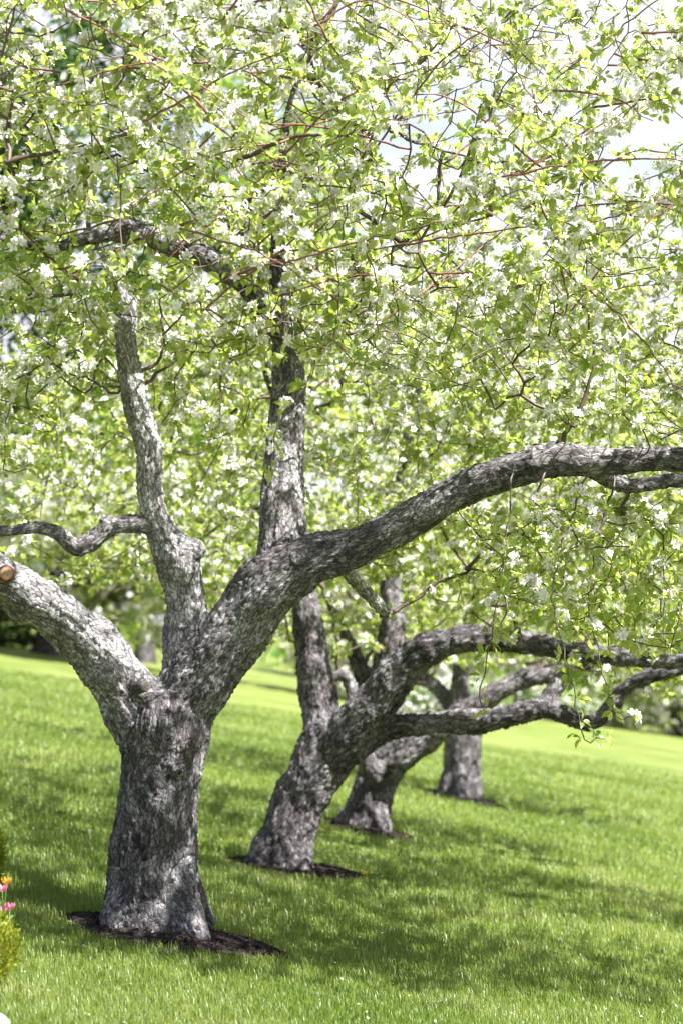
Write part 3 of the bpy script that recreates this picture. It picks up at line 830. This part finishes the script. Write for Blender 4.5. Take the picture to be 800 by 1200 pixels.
def cut_stub(parent, u, v, d, r_px, facing, fresh):
    r = r_px * d / F; c = P(u, v, d); f = norm(np.array(facing, float))
    crv = np.array([[*(c - f * 0.10), r * 1.25], [*(c - f * 0.04), r * 1.12], [*(c - f * 0.008), r * 1.04], [*c, r]])
    V, Q, T = tube(crv, 18, cap=False)
    V = V + norm(V - c) * fast_noise(V, 4, 3, 12.0)[:, None] * r * 0.05
    T_, A_, B_ = f, *[x[0] for x in transport(np.array([f]))]
    a = np.linspace(0, 2 * math.pi, 18, endpoint=False)
    inner = c + f * 0.002 + (np.cos(a)[:, None] * A_ + np.sin(a)[:, None] * B_) * r * 0.80
    o = len(V); V2 = np.vstack([V, inner, c + f * 0.003])
    last = 3 * 18; j = np.arange(18); k = (j + 1) % 18
    Q2 = np.vstack([Q, np.stack([last + j, last + k, o + k, o + j], 1)])
    T2 = np.stack([o + j, o + k, np.full(18, o + 18)], 1)
    mi = np.concatenate([np.full(18, 2), np.full(len(Q), 0), np.full(18, 1)])
    me = mesh_arrays('cut_stub', V2, [T2, Q2], [M['bark'], M['cut_rim'] if fresh else M['old_cut'], M['cut'] if fresh else M['old_cut']], mi,
                     attrs={'bark': ('FLOAT_VECTOR', V2)}, smooth=False)
    o_ = link('cut_stub', me, parent)
    o_['label'] = 'freshly sawn branch stub with an orange rim' if fresh else 'old weathered pruning cut on the trunk fork'
limbs1 = [parts1[k] for k in sorted(parts1)]
cut_stub(limbs1[1], 8, 671, D[0] - 0.50, 9.0, (0.22, -1, 0.12), True)
cut_stub(limbs1[0], 171, 804, D[0] - 0.31, 6.5, (0.55, -1, 0.1), False)

# ---- the trees behind
T2 = [
 ('trunk', [(326,1045,42,0),(331,1015,38,0),(334,995,35,0),(345,955,33,0),(362,918,33,0),(380,885,36,0),(396,862,35,0)]),
 ('limb', [(384,880,24,.05),(377,845,22,.1),(372,805,21,.15),(366,765,19,.18),(360,725,17,.2),(352,680,15,.2),(345,620,13,.2),(340,540,11,.2),(320,450,8,.2),(290,380,5,.2)]),
 ('limb', [(392,880,28,-.05),(416,850,28,-.1),(441,822,26,-.15),(464,792,24,-.2),(488,770,21,-.25),(518,755,18.5,-.3),(555,748,16,-.35),(610,752,13,-.4),(670,762,12,-.5),(730,770,11,-.6),(800,775,9,-.7),(880,750,7,-.8)]),
 ('limb', [(410,880,20,.0),(440,858,16,.0),(470,850,14,-.03),(510,846,14,-.06),(555,846,14,-.1),(600,838,13.5,-.15),(636,830,14,-.2),(660,838,11.5,-.25),(688,848,10.5,-.3),(710,835,10,-.35),(728,810,10,-.4),(752,795,10,-.45),(790,785,9,-.5),(860,770,7,-.6)]),
 ('limb', [(632,832,11,-.2),(646,812,9.5,-.15),(662,787,9,-.1),(684,771,9,-.05),(715,766,8.5,0),(770,772,7,.1),(830,760,5,.2)]),
 ('trunk', [(318,990,20,-.05),(305,1012,18,-.1),(296,1028,10,-.15)]),
 ('trunk', [(345,990,20,-.08),(350,1014,16,-.12),(356,1032,9,-.2)]),
]
E2 = [
 [(700,766,6,-.3),(690,700,5,-.2),(720,620,4,-.1),(760,560,3,0)],
 [(560,748,6,-.3),(600,690,5,0),(625,640,4,.3),(640,580,3,.5)],
]
T3 = [
 ('trunk', [(424,995,32,0),(426,970,28,0),(431,945,26,0),(440,915,25,0),(456,888,25,0),(472,868,22,0)]),
 ('limb', [(450,900,20,-.1),(478,880,19,-.15),(502,864,16,-.2),(525,845,13,-.25),(560,825,12,-.3),(600,802,11,-.3),(650,790,9,-.3),(720,770,7,-.3),(800,740,5,-.3)]),
 ('limb', [(462,878,20,.1),(456,840,18,.15),(452,800,17,.2),(455,760,16,.2),(461,720,15,.2),(456,680,12,.2),(470,600,10,.2),(476,520,8,.2),(500,440,5,.2)]),
 ('limb', [(445,890,18,.2),(432,850,14,.3),(425,815,12.5,.4),(424,790,11,.4),(405,745,8,.4),(380,690,6,.4)]),
 ('limb', [(440,905,16,-.3),(428,890,11,-.4),(410,800,8,-.3),(396,790,7,-.3),(385,800,6,-.3)]),
 ('trunk', [(410,955,14,-.05),(400,972,12,-.1),(394,985,7,-.15)]),
 ('trunk', [(440,950,14,-.1),(448,970,11,-.15),(455,984,6,-.2)]),
]
E3 = [
 [(500,800,6,.2),(540,740,6,.2),(600,700,5,.1),(660,660,4,0)],
 [(424,790,6,.4),(440,760,5,.5),(500,740,5,.6),(560,690,4,.6)],
]
T4 = [
 ('trunk', [(538,955,29,0),(539,934,25,0),(540,915,22.5,0),(541,885,22,0),(543,858,22,0),(546,838,22,0)]),
 ('limb', [(548,845,16,0),(568,823,12,-.05),(592,804,10.5,-.1),(625,790,9,-.1),(680,775,8,-.1),(740,750,6,-.1),(790,700,4,-.1)]),
 ('limb', [(542,845,14,.1),(538,800,11,.2),(545,750,9,.2),(560,690,7,.2),(590,620,5,.2)]),
 ('limb', [(538,850,13,.2),(520,815,9,.3),(490,790,8,.3),(450,760,6,.3),(420,700,4,.3)]),
 ('trunk', [(528,910,12,-.06),(521,928,10,-.12),(515,940,6,-.18)]),
 ('trunk', [(552,910,11,-.06),(557,928,9,-.12),(562,939,5,-.18)]),
 ('trunk', [(540,905,10,-.18),(540,925,9,-.22),(539,943,5,-.28)]),
]
def trunk_shade_2():  # crown targets added on the sun side to keep the second trunk in shade
    rng = np.random.default_rng(77); e = np.stack([rng.uniform(.3, 2.8, 500), rng.uniform(14.2, 15.8, 500), rng.uniform(2.6, 4.3, 500)], 1)
    return e[fast_noise(e, 67, 2, .8) > 0]
def back_targets(i, n, cx, zc, rx, ry, rz, seed, low_u, low_v):
    rng = np.random.default_rng(seed); b = BASES[i]
    p = ellipsoid_points(rng, n, (b[0] + cx, b[1], b[2] + zc), (rx, ry, rz))
    p = p[fast_noise(p, 60 + i, 2, 0.6) + rng.normal(0, .12, len(p)) > 0.0]
    u, v, d = project(p)
    return p[v < np.interp(u, low_u, low_v)]
def back_accept(low_u, low_v, seed):
    def f(pos):
        u, v, d = project(pos); rng = np.random.default_rng(seed)
        return (v < np.interp(u, low_u, low_v) + rng.normal(0, 12, len(pos))) & (u > -700) & (u < 1500)
    return f
LU = [-400, 0, 150, 240, 340, 420, 520, 600, 680, 760, 900, 1300]
LV2 = [740, 690, 680, 700, 690, 690, 700, 760, 800, 830, 850, 860]
LV3 = [740, 700, 690, 740, 760, 770, 800, 800, 815, 830, 850, 860]
coarse = dict(bark=M['bark_far'], sides=4, step=0.13, ltmpl=LEAF_C, ftmpl=FLOW_C, nfl=(4, 6), leaves=(5, 8), own=0)
apple_tree(1, 'leaning grey apple tree whose low limb runs level over the grass, second in the row', T2, E2,
    np.vstack([back_targets(1, 4800, 2.0, 2.7, 4.7, 2.4, 1.75, 21, LU, LV2), trunk_shade_2()]), back_accept(LU, LV2, 1),
    dict(coarse, voxel=0.015, flake=0.008, lump=0.02, tip=0.0032, spacing=0.10, leaf=0.058, bloom=0.52, flower=0.027))
apple_tree(2, 'leaning apple tree half hidden behind the low level limb, third in the row', T3, E3,
    back_targets(2, 2800, 0.4, 2.9, 3.8, 2.4, 1.7, 22, LU, LV3), back_accept(LU, LV3, 2),
    dict(coarse, voxel=0.019, flake=0.008, lump=0.02, tip=0.004, spacing=0.125, leaf=0.068, bloom=0.52, flower=0.030))
apple_tree(3, 'upright apple tree with a fluted trunk, smallest and last in the row', T4, [],
    back_targets(3, 2500, 0.3, 3.0, 4.2, 2.6, 1.8, 23, LU, LV3), back_accept(LU, LV3, 3),
    dict(coarse, voxel=0.024, flake=0.008, lump=0.02, tip=0.005, spacing=0.15, leaf=0.08, bloom=0.52, flower=0.034))

# ------------------------------------------------------------------ mulch rings
RINGS = []
def mulch_ring(i, cx, cy, rx, ry, label, n_chip):
    rng = np.random.default_rng(70 + i)
    c = BASES[i] + np.array([cx, cy, 0])
    RINGS.append((c[0], c[1], rx, ry))
    na, nr_ = 56, 12; V = []
    wob = 1 + 0.10 * np.sin(np.arange(na) * 2 * math.pi / na * 3 + i) + 0.06 * np.sin(np.arange(na) * 2 * math.pi / na * 7 + 2 * i)
    for k in range(nr_ + 1):
        t = k / nr_
        a = np.arange(na) * 2 * math.pi / na
        x = c[0] + t * rx * wob * np.cos(a); y = c[1] + t * ry * wob * np.sin(a)
        z = ground(x, y) + 0.032 * (1 - t ** 2.5) - (0.012 if k == nr_ else 0) + rng.normal(0, 0.006, na) * (k < nr_)
        V.append(np.stack([x, y, z], 1))
    V = np.vstack(V); j = np.arange(na); k = (j + 1) % na
    Q = np.vstack([np.stack([r * na + j, (r + 1) * na + j, (r + 1) * na + k, r * na + k], 1) for r in range(nr_)])
    chip = np.array([(-.5, -.12, 0), (.5, -.08, 0), (.45, .12, 0.02), (-.42, .1, 0), (-.4, 0, .12), (.4, .02, .13)], float)
    cf = [np.array([(0, 3, 4), (1, 5, 2)]), np.array([(0, 1, 5, 4), (2, 3, 4, 5)])]
    t = np.sqrt(rng.uniform(0, 1, n_chip)) * 1.0; a = rng.uniform(0, 6.28, n_chip)
    x = c[0] + t * rx * np.cos(a); y = c[1] + t * ry * np.sin(a)
    pos = np.stack([x, y, ground(x, y) + 0.032 * (1 - t ** 2.5) + 0.004], 1)
    d = rng.normal(size=(n_chip, 3)); d[:, 2] *= 0.25; up = np.tile([0, 0, 1.0], (n_chip, 1)) + rng.normal(0, .3, (n_chip, 3))
    Xf, Yf, Zf = frames_from(d, up)
    CV, CG = instance(chip, cf, pos, Yf, Xf, Zf, rng.uniform(0.012, 0.04, n_chip))
    V2 = np.vstack([V, CV]); groups = [CG[0] + len(V), np.vstack([Q, CG[1] + len(V)])]
    me = mesh_arrays('mulch_ring', V2 , groups, [M['mulch']], smooth=False)
    o = link('mulch_ring', me)
    o['label'] = label; o['category'] = 'mulch'; o['group'] = 'mulch rings round the apple trees'
mulch_ring(0, 0.12, -0.08, 0.56, 0.52, 'dark bark mulch round the foot of the big forked apple tree', 1500)
mulch_ring(1, 0.05, -0.05, 0.50, 0.66, 'dark bark mulch round the leaning tree, second ring in the row', 700)
mulch_ring(2, 0.06, -0.05, 0.44, 0.62, 'dark bark mulch under the half hidden leaning tree, third ring in the row', 500)
mulch_ring(3, 0.0, -0.05, 0.50, 0.66, 'dark bark mulch round the fluted upright trunk, farthest ring in the row', 400)

# ------------------------------------------------------------------ grass
def build_grass(n):
    rng = np.random.default_rng(5)
    inv = rng.uniform(1 / 48.0, 1 / 8.2, n); y = 1.0 / inv
    x = rng.uniform(-1, 1, n) * (0.150 * y + 1.3)
    ok = np.ones(n, bool)
    for cx, cy, rx, ry in RINGS:
        ok &= ((x - cx) / (rx * 0.98)) ** 2 + ((y - cy) / (ry * 0.98)) ** 2 > 1 + rng.normal(0, .06, n)
    x, y = x[ok], y[ok]; n = len(x)
    p2 = np.stack([x, y, np.zeros(n)], 1)
    cl = fast_noise(p2, 40, 3, 1.1); cl2 = fast_noise(p2, 41, 2, 0.25)
    far = np.clip((y - 9) / 30, 0, 1)
    hgt = (0.056 + 0.016 * cl + 0.010 * cl2) * rng.uniform(0.6, 1.35, n) * (1 + 0.5 * far)
    hgt = np.maximum(hgt, 0.015)
    wid = (0.0030 + 0.0085 * far) * rng.uniform(0.7, 1.3, n)
    az = rng.uniform(0, 6.283, n); lean = rng.uniform(0.1, 0.95, n)
    side = np.stack([np.cos(az), np.sin(az), np.zeros(n)], 1); fwd = np.stack([-np.sin(az), np.cos(az), np.zeros(n)], 1)
    b = np.stack([x, y, ground(x, y) - 0.004], 1); up = np.array([0, 0, 1.0])
    mid = b + up * (hgt * 0.55)[:, None] + fwd * (hgt * 0.22 * lean)[:, None]
    tip = b + up * (hgt * (1.0 - 0.35 * lean))[:, None] + fwd * (hgt * 0.75 * lean)[:, None]
    w = (side * wid[:, None] * 0.5)
    V = np.stack([b - w, b + w, mid - w * 0.85, mid + w * 0.85, tip], 1).reshape(-1, 3)
    o = np.arange(n)[:, None] * 5
    Q = o + np.array([[0, 1, 3, 2]]); T = o + np.array([[2, 3, 4]])
    var = np.clip(0.5 + 0.22 * cl2 + 0.15 * cl + rng.normal(0, 0.2, n) * (1 - .75 * far), 0, 1)
    me = mesh_arrays('grass', V, [T, Q], [M['blade']], attrs={'var': ('FLOAT', np.repeat(var, 5))})
    o = link('grass', me, kind='stuff')
    o['label'] = 'short mown green grass of the sloping lawn'; o['category'] = 'grass'
build_grass(430000)

# ------------------------------------------------------------------ trees and shrubs beyond the lawn
def far_tree(name, label, cat, base, height, trunk_h, trunk_r, crown_c, crown_r, n_clump, per, size, mat, bloom=0, seed=0, group=None, n_limb=6, twist=0.3, clump=0.5):
    rng = np.random.default_rng(seed + 200); base = np.array(base, float)
    root = empty(name, base, label, cat, group)
    c = base + np.array(crown_c)
    tr = catmull([(*(base - [0, 0, .3]), trunk_r * 1.35), (*(base + [0, 0, trunk_h * .3]), trunk_r), (*(base + [rng.normal(0, twist * .3), 0, trunk_h]), trunk_r * .8),
                  (*(0.5 * (base + [0, 0, trunk_h]) + 0.5 * c), trunk_r * .5), (*(c + [0, 0, crown_r[2] * .6]), trunk_r * .12)], 0.3)
    parts = [tube(tr, 10)]
    cl = ellipsoid_points(rng, n_clump, c, crown_r)
    rel = (cl - c) / np.array(crown_r); k = np.linalg.norm(rel, axis=1)
    cl = c + rel * ((0.35 + 0.65 * k ** 0.4) / np.maximum(k, .05) * k)[:, None] * np.array(crown_r)
    for q in cl[:n_limb * 3]:
        s = tr[int(len(tr) * rng.uniform(.4, .8))]
        parts.append(tube(catmull([(*s[:3], s[3] * .6), (*(0.5 * s[:3] + 0.5 * q + [0, 0, rng.normal(0, .3)]), s[3] * .35), (*q, s[3] * .1)], 0.4), 6))
    V, Q, T = merge(parts)
    link('trunk', mesh_arrays('trunk', V, [T, Q], [M['bark_far']], attrs={'bark': ('FLOAT_VECTOR', V)}), root)
    cr_ = rng.uniform(0.5, 1.2, n_clump) * clump
    idx = np.repeat(np.arange(n_clump), per)
    pos = cl[idx] + rng.normal(0, 0.5, (len(idx), 3)) * cr_[idx][:, None] * np.array([1, 1, .7])
    gz = ground(pos[:, 0], pos[:, 1]) + 0.1; pos[:, 2] = np.maximum(pos[:, 2], gz + rng.uniform(0, .15, len(pos)))
    d = rng.normal(size=(len(idx), 3)); up = np.tile([0, 0, 1.0], (len(idx), 1)) + rng.normal(0, .6, (len(idx), 3))
    X, Y, Z = frames_from(d, up)
    LV, LG = instance(LEAF_C[0], LEAF_C[1], pos, X, Y, Z, size * rng.uniform(.6, 1.4, len(idx)))
    var = np.clip(rng.normal(.5, .2, len(idx)) + rng.normal(0, .18, n_clump)[idx], 0, 1)
    crown = link('crown', mesh_arrays('crown', LV, LG, [mat], attrs={'var': ('FLOAT', np.repeat(var, 5))}), root)
    if bloom:
        nb = int(len(idx) * bloom); pk = rng.integers(0, len(idx), nb)
        FV, FG, mi, fv = flowers_on(pos[pk] + rng.normal(0, .08, (nb, 3)), norm(rng.normal(size=(nb, 3)) + [0, -.2, .5]), rng, 1, 1, size * .62, FLOW_C, size * .3)
        link('blossom', mesh_arrays('blossom', FV, FG, [M['petal'], M['stamen']], mi, attrs={'var': ('FLOAT', fv)}), crown, 'stuff')
    return root

def gp(u, d):
    x = (u - 400) / F * d
    return np.array([x, d, float(ground(x, d))])

# blossoming fruit trees along the far edge of the lawn
g_ = 'fruit trees along the far edge of the lawn'
far_tree('fruit_tree', 'far fruit tree with a stout dark trunk at the upper lawn edge', 'tree', gp(66, 66), 6, 1.3, .6, (0.2, 0, 3.3), (3.6, 2.6, 2.6), 170, 60, .17, M['leaf'], .30, 1, g_)
far_tree('fruit_tree', 'far white-flowering fruit tree seen between the two upright limbs of the big tree', 'tree', gp(214, 66), 6, 1.2, .3, (0, 0, 2.9), (3.4, 2.6, 3.0), 150, 60, .18, M['leaf'], .45, 2, g_)
far_tree('fruit_tree', 'far white-flowering fruit tree seen behind the leaning trunks', 'tree', gp(430, 68), 6, 1.2, .3, (0, 0, 2.6), (3.2, 2.6, 2.8), 150, 60, .18, M['leaf'], .55, 3, g_)
far_tree('fruit_tree', 'far flowering fruit tree seen above the level limb', 'tree', gp(610, 86), 6, 1.2, .3, (0, 0, 3.0), (4.0, 3.0, 3.2), 150, 60, .18, M['leaf'], .5, 4, g_)
far_tree('fruit_tree', 'far flowering fruit tree with branches down to the grass at the edge of the picture', 'tree', gp(790, 90), 6, 1.0, .3, (0.4, 0, 3.0), (4.4, 3.2, 3.2), 180, 60, .22, M['leaf'], .5, 5, g_)
far_tree('fruit_tree', 'far fruit tree at the upper end of the slope, mostly behind the thick low limb', 'tree', gp(-70, 62), 6, 1.2, .35, (0, 0, 3.2), (3.2, 2.4, 2.5), 130, 60, .17, M['leaf'], .35, 6, g_)
# shrubs at the far edge
far_tree('shrub', 'yellow-green shrub on the far lawn edge', 'shrub', gp(118, 70), 2, .3, .08, (0, 0, 1.1), (1.2, .8, 1.3), 70, 60, .13, M['lime_leaf'], 0, 7)
far_tree('shrub', 'dark brownish shrub beside the stout far trunk', 'shrub', gp(2, 66), 2, .3, .08, (0, 0, 1.1), (1.5, .9, 1.3), 80, 60, .13, M['dark_leaf'], 0, 8)
far_tree('shrub', 'low pale flowering shrub on the far lawn edge under the level limb', 'shrub', gp(525, 60), 1.2, .2, .06, (0, 0, .4), (1.5, .8, .6), 60, 50, .12, M['far_leaf'], .25, 9)
far_tree('shrub', 'low grey-green shrub on the far lawn edge beyond the hanging twigs', 'shrub', gp(650, 84), 1.2, .2, .06, (0, 0, .4), (1.6, .8, .6), 60, 50, .12, M['far_leaf'], .15, 10)
# taller trees behind
g2 = 'tall trees behind the orchard'
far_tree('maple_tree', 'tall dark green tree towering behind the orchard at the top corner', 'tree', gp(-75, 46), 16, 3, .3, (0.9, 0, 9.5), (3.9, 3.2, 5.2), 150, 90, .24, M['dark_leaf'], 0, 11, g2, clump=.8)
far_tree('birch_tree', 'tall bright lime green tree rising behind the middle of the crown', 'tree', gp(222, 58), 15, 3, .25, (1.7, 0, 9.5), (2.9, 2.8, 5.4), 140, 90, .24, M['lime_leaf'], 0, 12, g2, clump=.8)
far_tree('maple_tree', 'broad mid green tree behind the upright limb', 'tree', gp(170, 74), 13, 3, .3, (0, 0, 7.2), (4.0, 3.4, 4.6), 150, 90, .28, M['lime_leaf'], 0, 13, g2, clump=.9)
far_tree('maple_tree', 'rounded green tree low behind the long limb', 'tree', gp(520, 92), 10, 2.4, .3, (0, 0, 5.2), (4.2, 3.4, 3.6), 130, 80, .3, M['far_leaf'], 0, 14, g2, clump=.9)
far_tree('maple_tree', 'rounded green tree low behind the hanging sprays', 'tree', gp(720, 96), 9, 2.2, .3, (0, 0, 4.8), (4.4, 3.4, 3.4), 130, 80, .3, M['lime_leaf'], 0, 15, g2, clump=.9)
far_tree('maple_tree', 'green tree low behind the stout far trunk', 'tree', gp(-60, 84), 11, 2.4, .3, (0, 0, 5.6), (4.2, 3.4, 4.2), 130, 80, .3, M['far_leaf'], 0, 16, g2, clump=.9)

def woodland():
    rng = np.random.default_rng(88); n = 4500
    x = rng.uniform(-75, 75, n); y = 112 + 10 * rng.uniform(-1, 1, n) + 0.004 * x * x
    top = 5.5 + 1.6 * np.sin(x * .35) + 1.2 * np.sin(x * .9 + 1)
    z = ground(x, y) + rng.uniform(0, 1, n) ** .8 * top
    pos = np.stack([x, y, z], 1); d = rng.normal(size=(n, 3)); up = np.array([0, 0, 1.0]) + rng.normal(0, .6, (n, 3))
    X, Y, Z = frames_from(d, up)
    V, G = instance(LEAF_C[0], LEAF_C[1], pos, X, Y, Z, rng.uniform(.5, 1.1, n))
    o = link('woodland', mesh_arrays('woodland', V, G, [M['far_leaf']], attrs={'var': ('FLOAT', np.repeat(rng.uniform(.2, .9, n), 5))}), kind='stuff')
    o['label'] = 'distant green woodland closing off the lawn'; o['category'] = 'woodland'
woodland()

# ------------------------------------------------------------------ flower bed edge at the left
def golden_shrub(label, u, v_c, d, r_px, h_px, seed):
    rng = np.random.default_rng(seed); c = P(u, v_c, d)
    base = np.array([c[0], c[1], float(ground(c[0], c[1]))]); r = r_px * d / F; h = h_px * d / F
    root = empty('golden_shrub', base, label, 'shrub', 'golden shrubs at the lawn edge')
    n = 5200; p = rng.normal(size=(n, 3)); p = norm(p); rad = rng.uniform(.55, 1, n) ** .5
    out = p.copy(); lump = 1 + .10 * fast_noise(p, seed, 3, 1.2)
    pos = c + p * (rad * lump)[:, None] * np.array([r, r, h])
    pos[:, 2] = np.maximum(pos[:, 2], base[2] + .01)
    dirs = norm(out + np.array([0, 0, .9]) + rng.normal(0, .35, (n, 3)))
    X, Y, Z = frames_from(dirs, out + rng.normal(0, .4, (n, 3)))
    V, G = instance(LEAF_C[0] * np.array([.8, 1, 1]), LEAF_C[1], pos, X, Y, Z, rng.uniform(.014, .028, n))
    link('foliage', mesh_arrays('foliage', V, G, [M['gold_leaf']], attrs={'var': ('FLOAT', np.repeat(np.clip(rng.normal(.55, .2, n), 0, 1), 5))}), root)
    st = [tube(catmull([(*(base + [rng.normal(0, .02), rng.normal(0, .02), -.02]), .008), (*(0.5 * base + 0.5 * q), .005), (*q, .002)], .05), 5) for q in pos[:24]]
    V, Q, T = merge(st)
    link('stem', mesh_arrays('stem', V, [T, Q], [M['twig']]), root)
golden_shrub('golden yellow-green shrub at the picture edge below the pink flowers', -32, 1112, 9.8, 56, 46, 1)
golden_shrub('golden yellow-green shrub at the picture edge above the pink flowers', -30, 1000, 12.6, 38, 42, 2)

def flower_plant():
    base0 = gp(2, 10.6)
    root = empty('flowering_plant', base0, 'pink and orange flowers on green stems between the golden shrubs', 'flowers')
    rng = np.random.default_rng(4)
    spots = [(3, 1070, 'pink'), (12, 1066, 'pink'), (-8, 1058, 'pink'), (3, 1045, 'pink'), (8, 1036, 'orange'), (-14, 1075, 'pink')]
    for u, v, c in spots:
        p = P(u, v, 10.6 + rng.uniform(-.1, .1)); b = base0 + np.array([rng.normal(-.02, .04), rng.normal(0, .04), 0])
        V, Q, T = tube(catmull([(*b, .005), (*(0.5 * (b + p) + rng.normal(0, .01, 3)), .004), (*p, .003)], .04), 6)
        lp = np.array([b + (p - b) * t for t in (.2, .35, .5)]); ld = norm(rng.normal(size=(3, 3)) * [1, 1, .2] + [0, 0, .9])
        X, Y, Z = frames_from(ld, rng.normal(size=(3, 3)))
        LV, LG = instance(LEAF_F[0] * np.array([.45, 1, 1]), LEAF_F[1], lp, X, Y, Z, rng.uniform(.05, .085, 3))
        st = link('stem', mesh_arrays('stem', np.vstack([V, LV]), [np.vstack([T, LG[0] + len(V)]), np.vstack([Q, LG[1] + len(V)])], [M['far_leaf']], attrs={'var': ('FLOAT', np.full(len(V) + len(LV), .7))}), root)
        # cupped flower head of six petals
        k = np.arange(6); a = k * math.pi / 3; rad = np.stack([np.cos(a), np.sin(a), 0 * a], 1)
        Xp, Yp, Zp = frames_from(rad * .55 + [0, 0, .8], -rad + [0, 0, .4])
        PV, PG = instance(LEAF_F[0] * np.array([1.25, 1, -1]), LEAF_F[1], p + rad * .006, Xp, Yp, Zp, np.full(6, .034))
        link('flower_head', mesh_arrays('flower_head', PV, PG, [M[c]], attrs={'var': ('FLOAT', np.repeat(rng.uniform(0, 1, 6), len(LEAF_F[0])))}), st)
flower_plant()

def edging_stone():
    p = on_ground(-6, 1202); rng = np.random.default_rng(2)
    a = np.linspace(0, 2 * math.pi, 20, endpoint=False); V = []
    for t in np.linspace(0, math.pi / 2, 8):
        for k in a:
            q = np.array([math.cos(t) * math.cos(k) * .065, math.cos(t) * math.sin(k) * .055, math.sin(t) * .055 - .01])
            V.append(p + q)
    V = np.array(V); V += fast_noise(V, 9, 3, 9.0)[:, None] * .006
    j = np.arange(20); k = (j + 1) % 20
    Q = np.vstack([np.stack([r * 20 + j, r * 20 + k, (r + 1) * 20 + k, (r + 1) * 20 + j], 1) for r in range(7)])
    o = link('edging_stone', mesh_arrays('edging_stone', V, [Q], [M['stone']]))
    o['label'] = 'smooth pale stone lying in the grass at the picture corner'; o['category'] = 'stone'
edging_stone()

def dandelion(u, v, label):
    p = on_ground(u, v + 8); top = p + np.array([0, 0, .055]); rng = np.random.default_rng(int(u))
    root = empty('dandelion', p, label, 'flower', 'dandelions in the lawn')
    V, Q, T = tube(catmull([(*p, .003), (*(p + [.006, 0, .03]), .0028), (*top, .0025)], .02), 6)
    link('stem', mesh_arrays('stem', V, [T, Q], [M['far_leaf']], attrs={'var': ('FLOAT', np.full(len(V), .6))}), root)
    n = 40; a = np.arange(n) * 2.4; e = np.linspace(.1, 1.35, n)
    d = np.stack([np.cos(a) * np.sin(e), np.sin(a) * np.sin(e), np.cos(e)], 1)
    X, Y, Z = frames_from(d, np.tile([0, 0, 1.0], (n, 1)) + rng.normal(0, .2, (n, 3)))
    PV, PG = instance(LEAF_C[0] * np.array([.5, 1, .4]), LEAF_C[1], np.tile(top, (n, 1)), X, Y, Z, np.full(n, .026))
    link('flower_head', mesh_arrays('flower_head', PV, PG, [M['yellow']], attrs={'var': ('FLOAT', np.repeat(rng.uniform(0, 1, n), 5))}), root)
dandelion(427, 1026, 'yellow dandelion in the grass beyond the second mulch ring')
dandelion(475, 982, 'yellow dandelion at the tip of the third mulch ring')
dandelion(466, 914, 'yellow dandelion in the far grass between the third and last trunks')

def fallen_petals():
    rng = np.random.default_rng(12); n = 260
    inv = rng.uniform(1 / 24, 1 / 9.0, n); y = 1 / inv; x = rng.uniform(-1, 1, n) * (.15 * y + .8)
    pos = np.stack([x, y, ground(x, y) + .035], 1)
    X, Y, Z = frames_from(rng.normal(size=(n, 3)) * [1, 1, .2], np.tile([0, 0, 1.0], (n, 1)) + rng.normal(0, .4, (n, 3)))
    V, G = instance(LEAF_C[0] * np.array([1.3, 1, 1]), LEAF_C[1], pos, X, Y, Z, rng.uniform(.012, .02, n))
    o = link('fallen_petals', mesh_arrays('fallen_petals', V, G, [M['petal']], attrs={'var': ('FLOAT', np.repeat(rng.uniform(0, 1, n), 5))}), kind='stuff')
    o['label'] = 'white fallen petals scattered over the lawn'; o['category'] = 'petals'
fallen_petals()
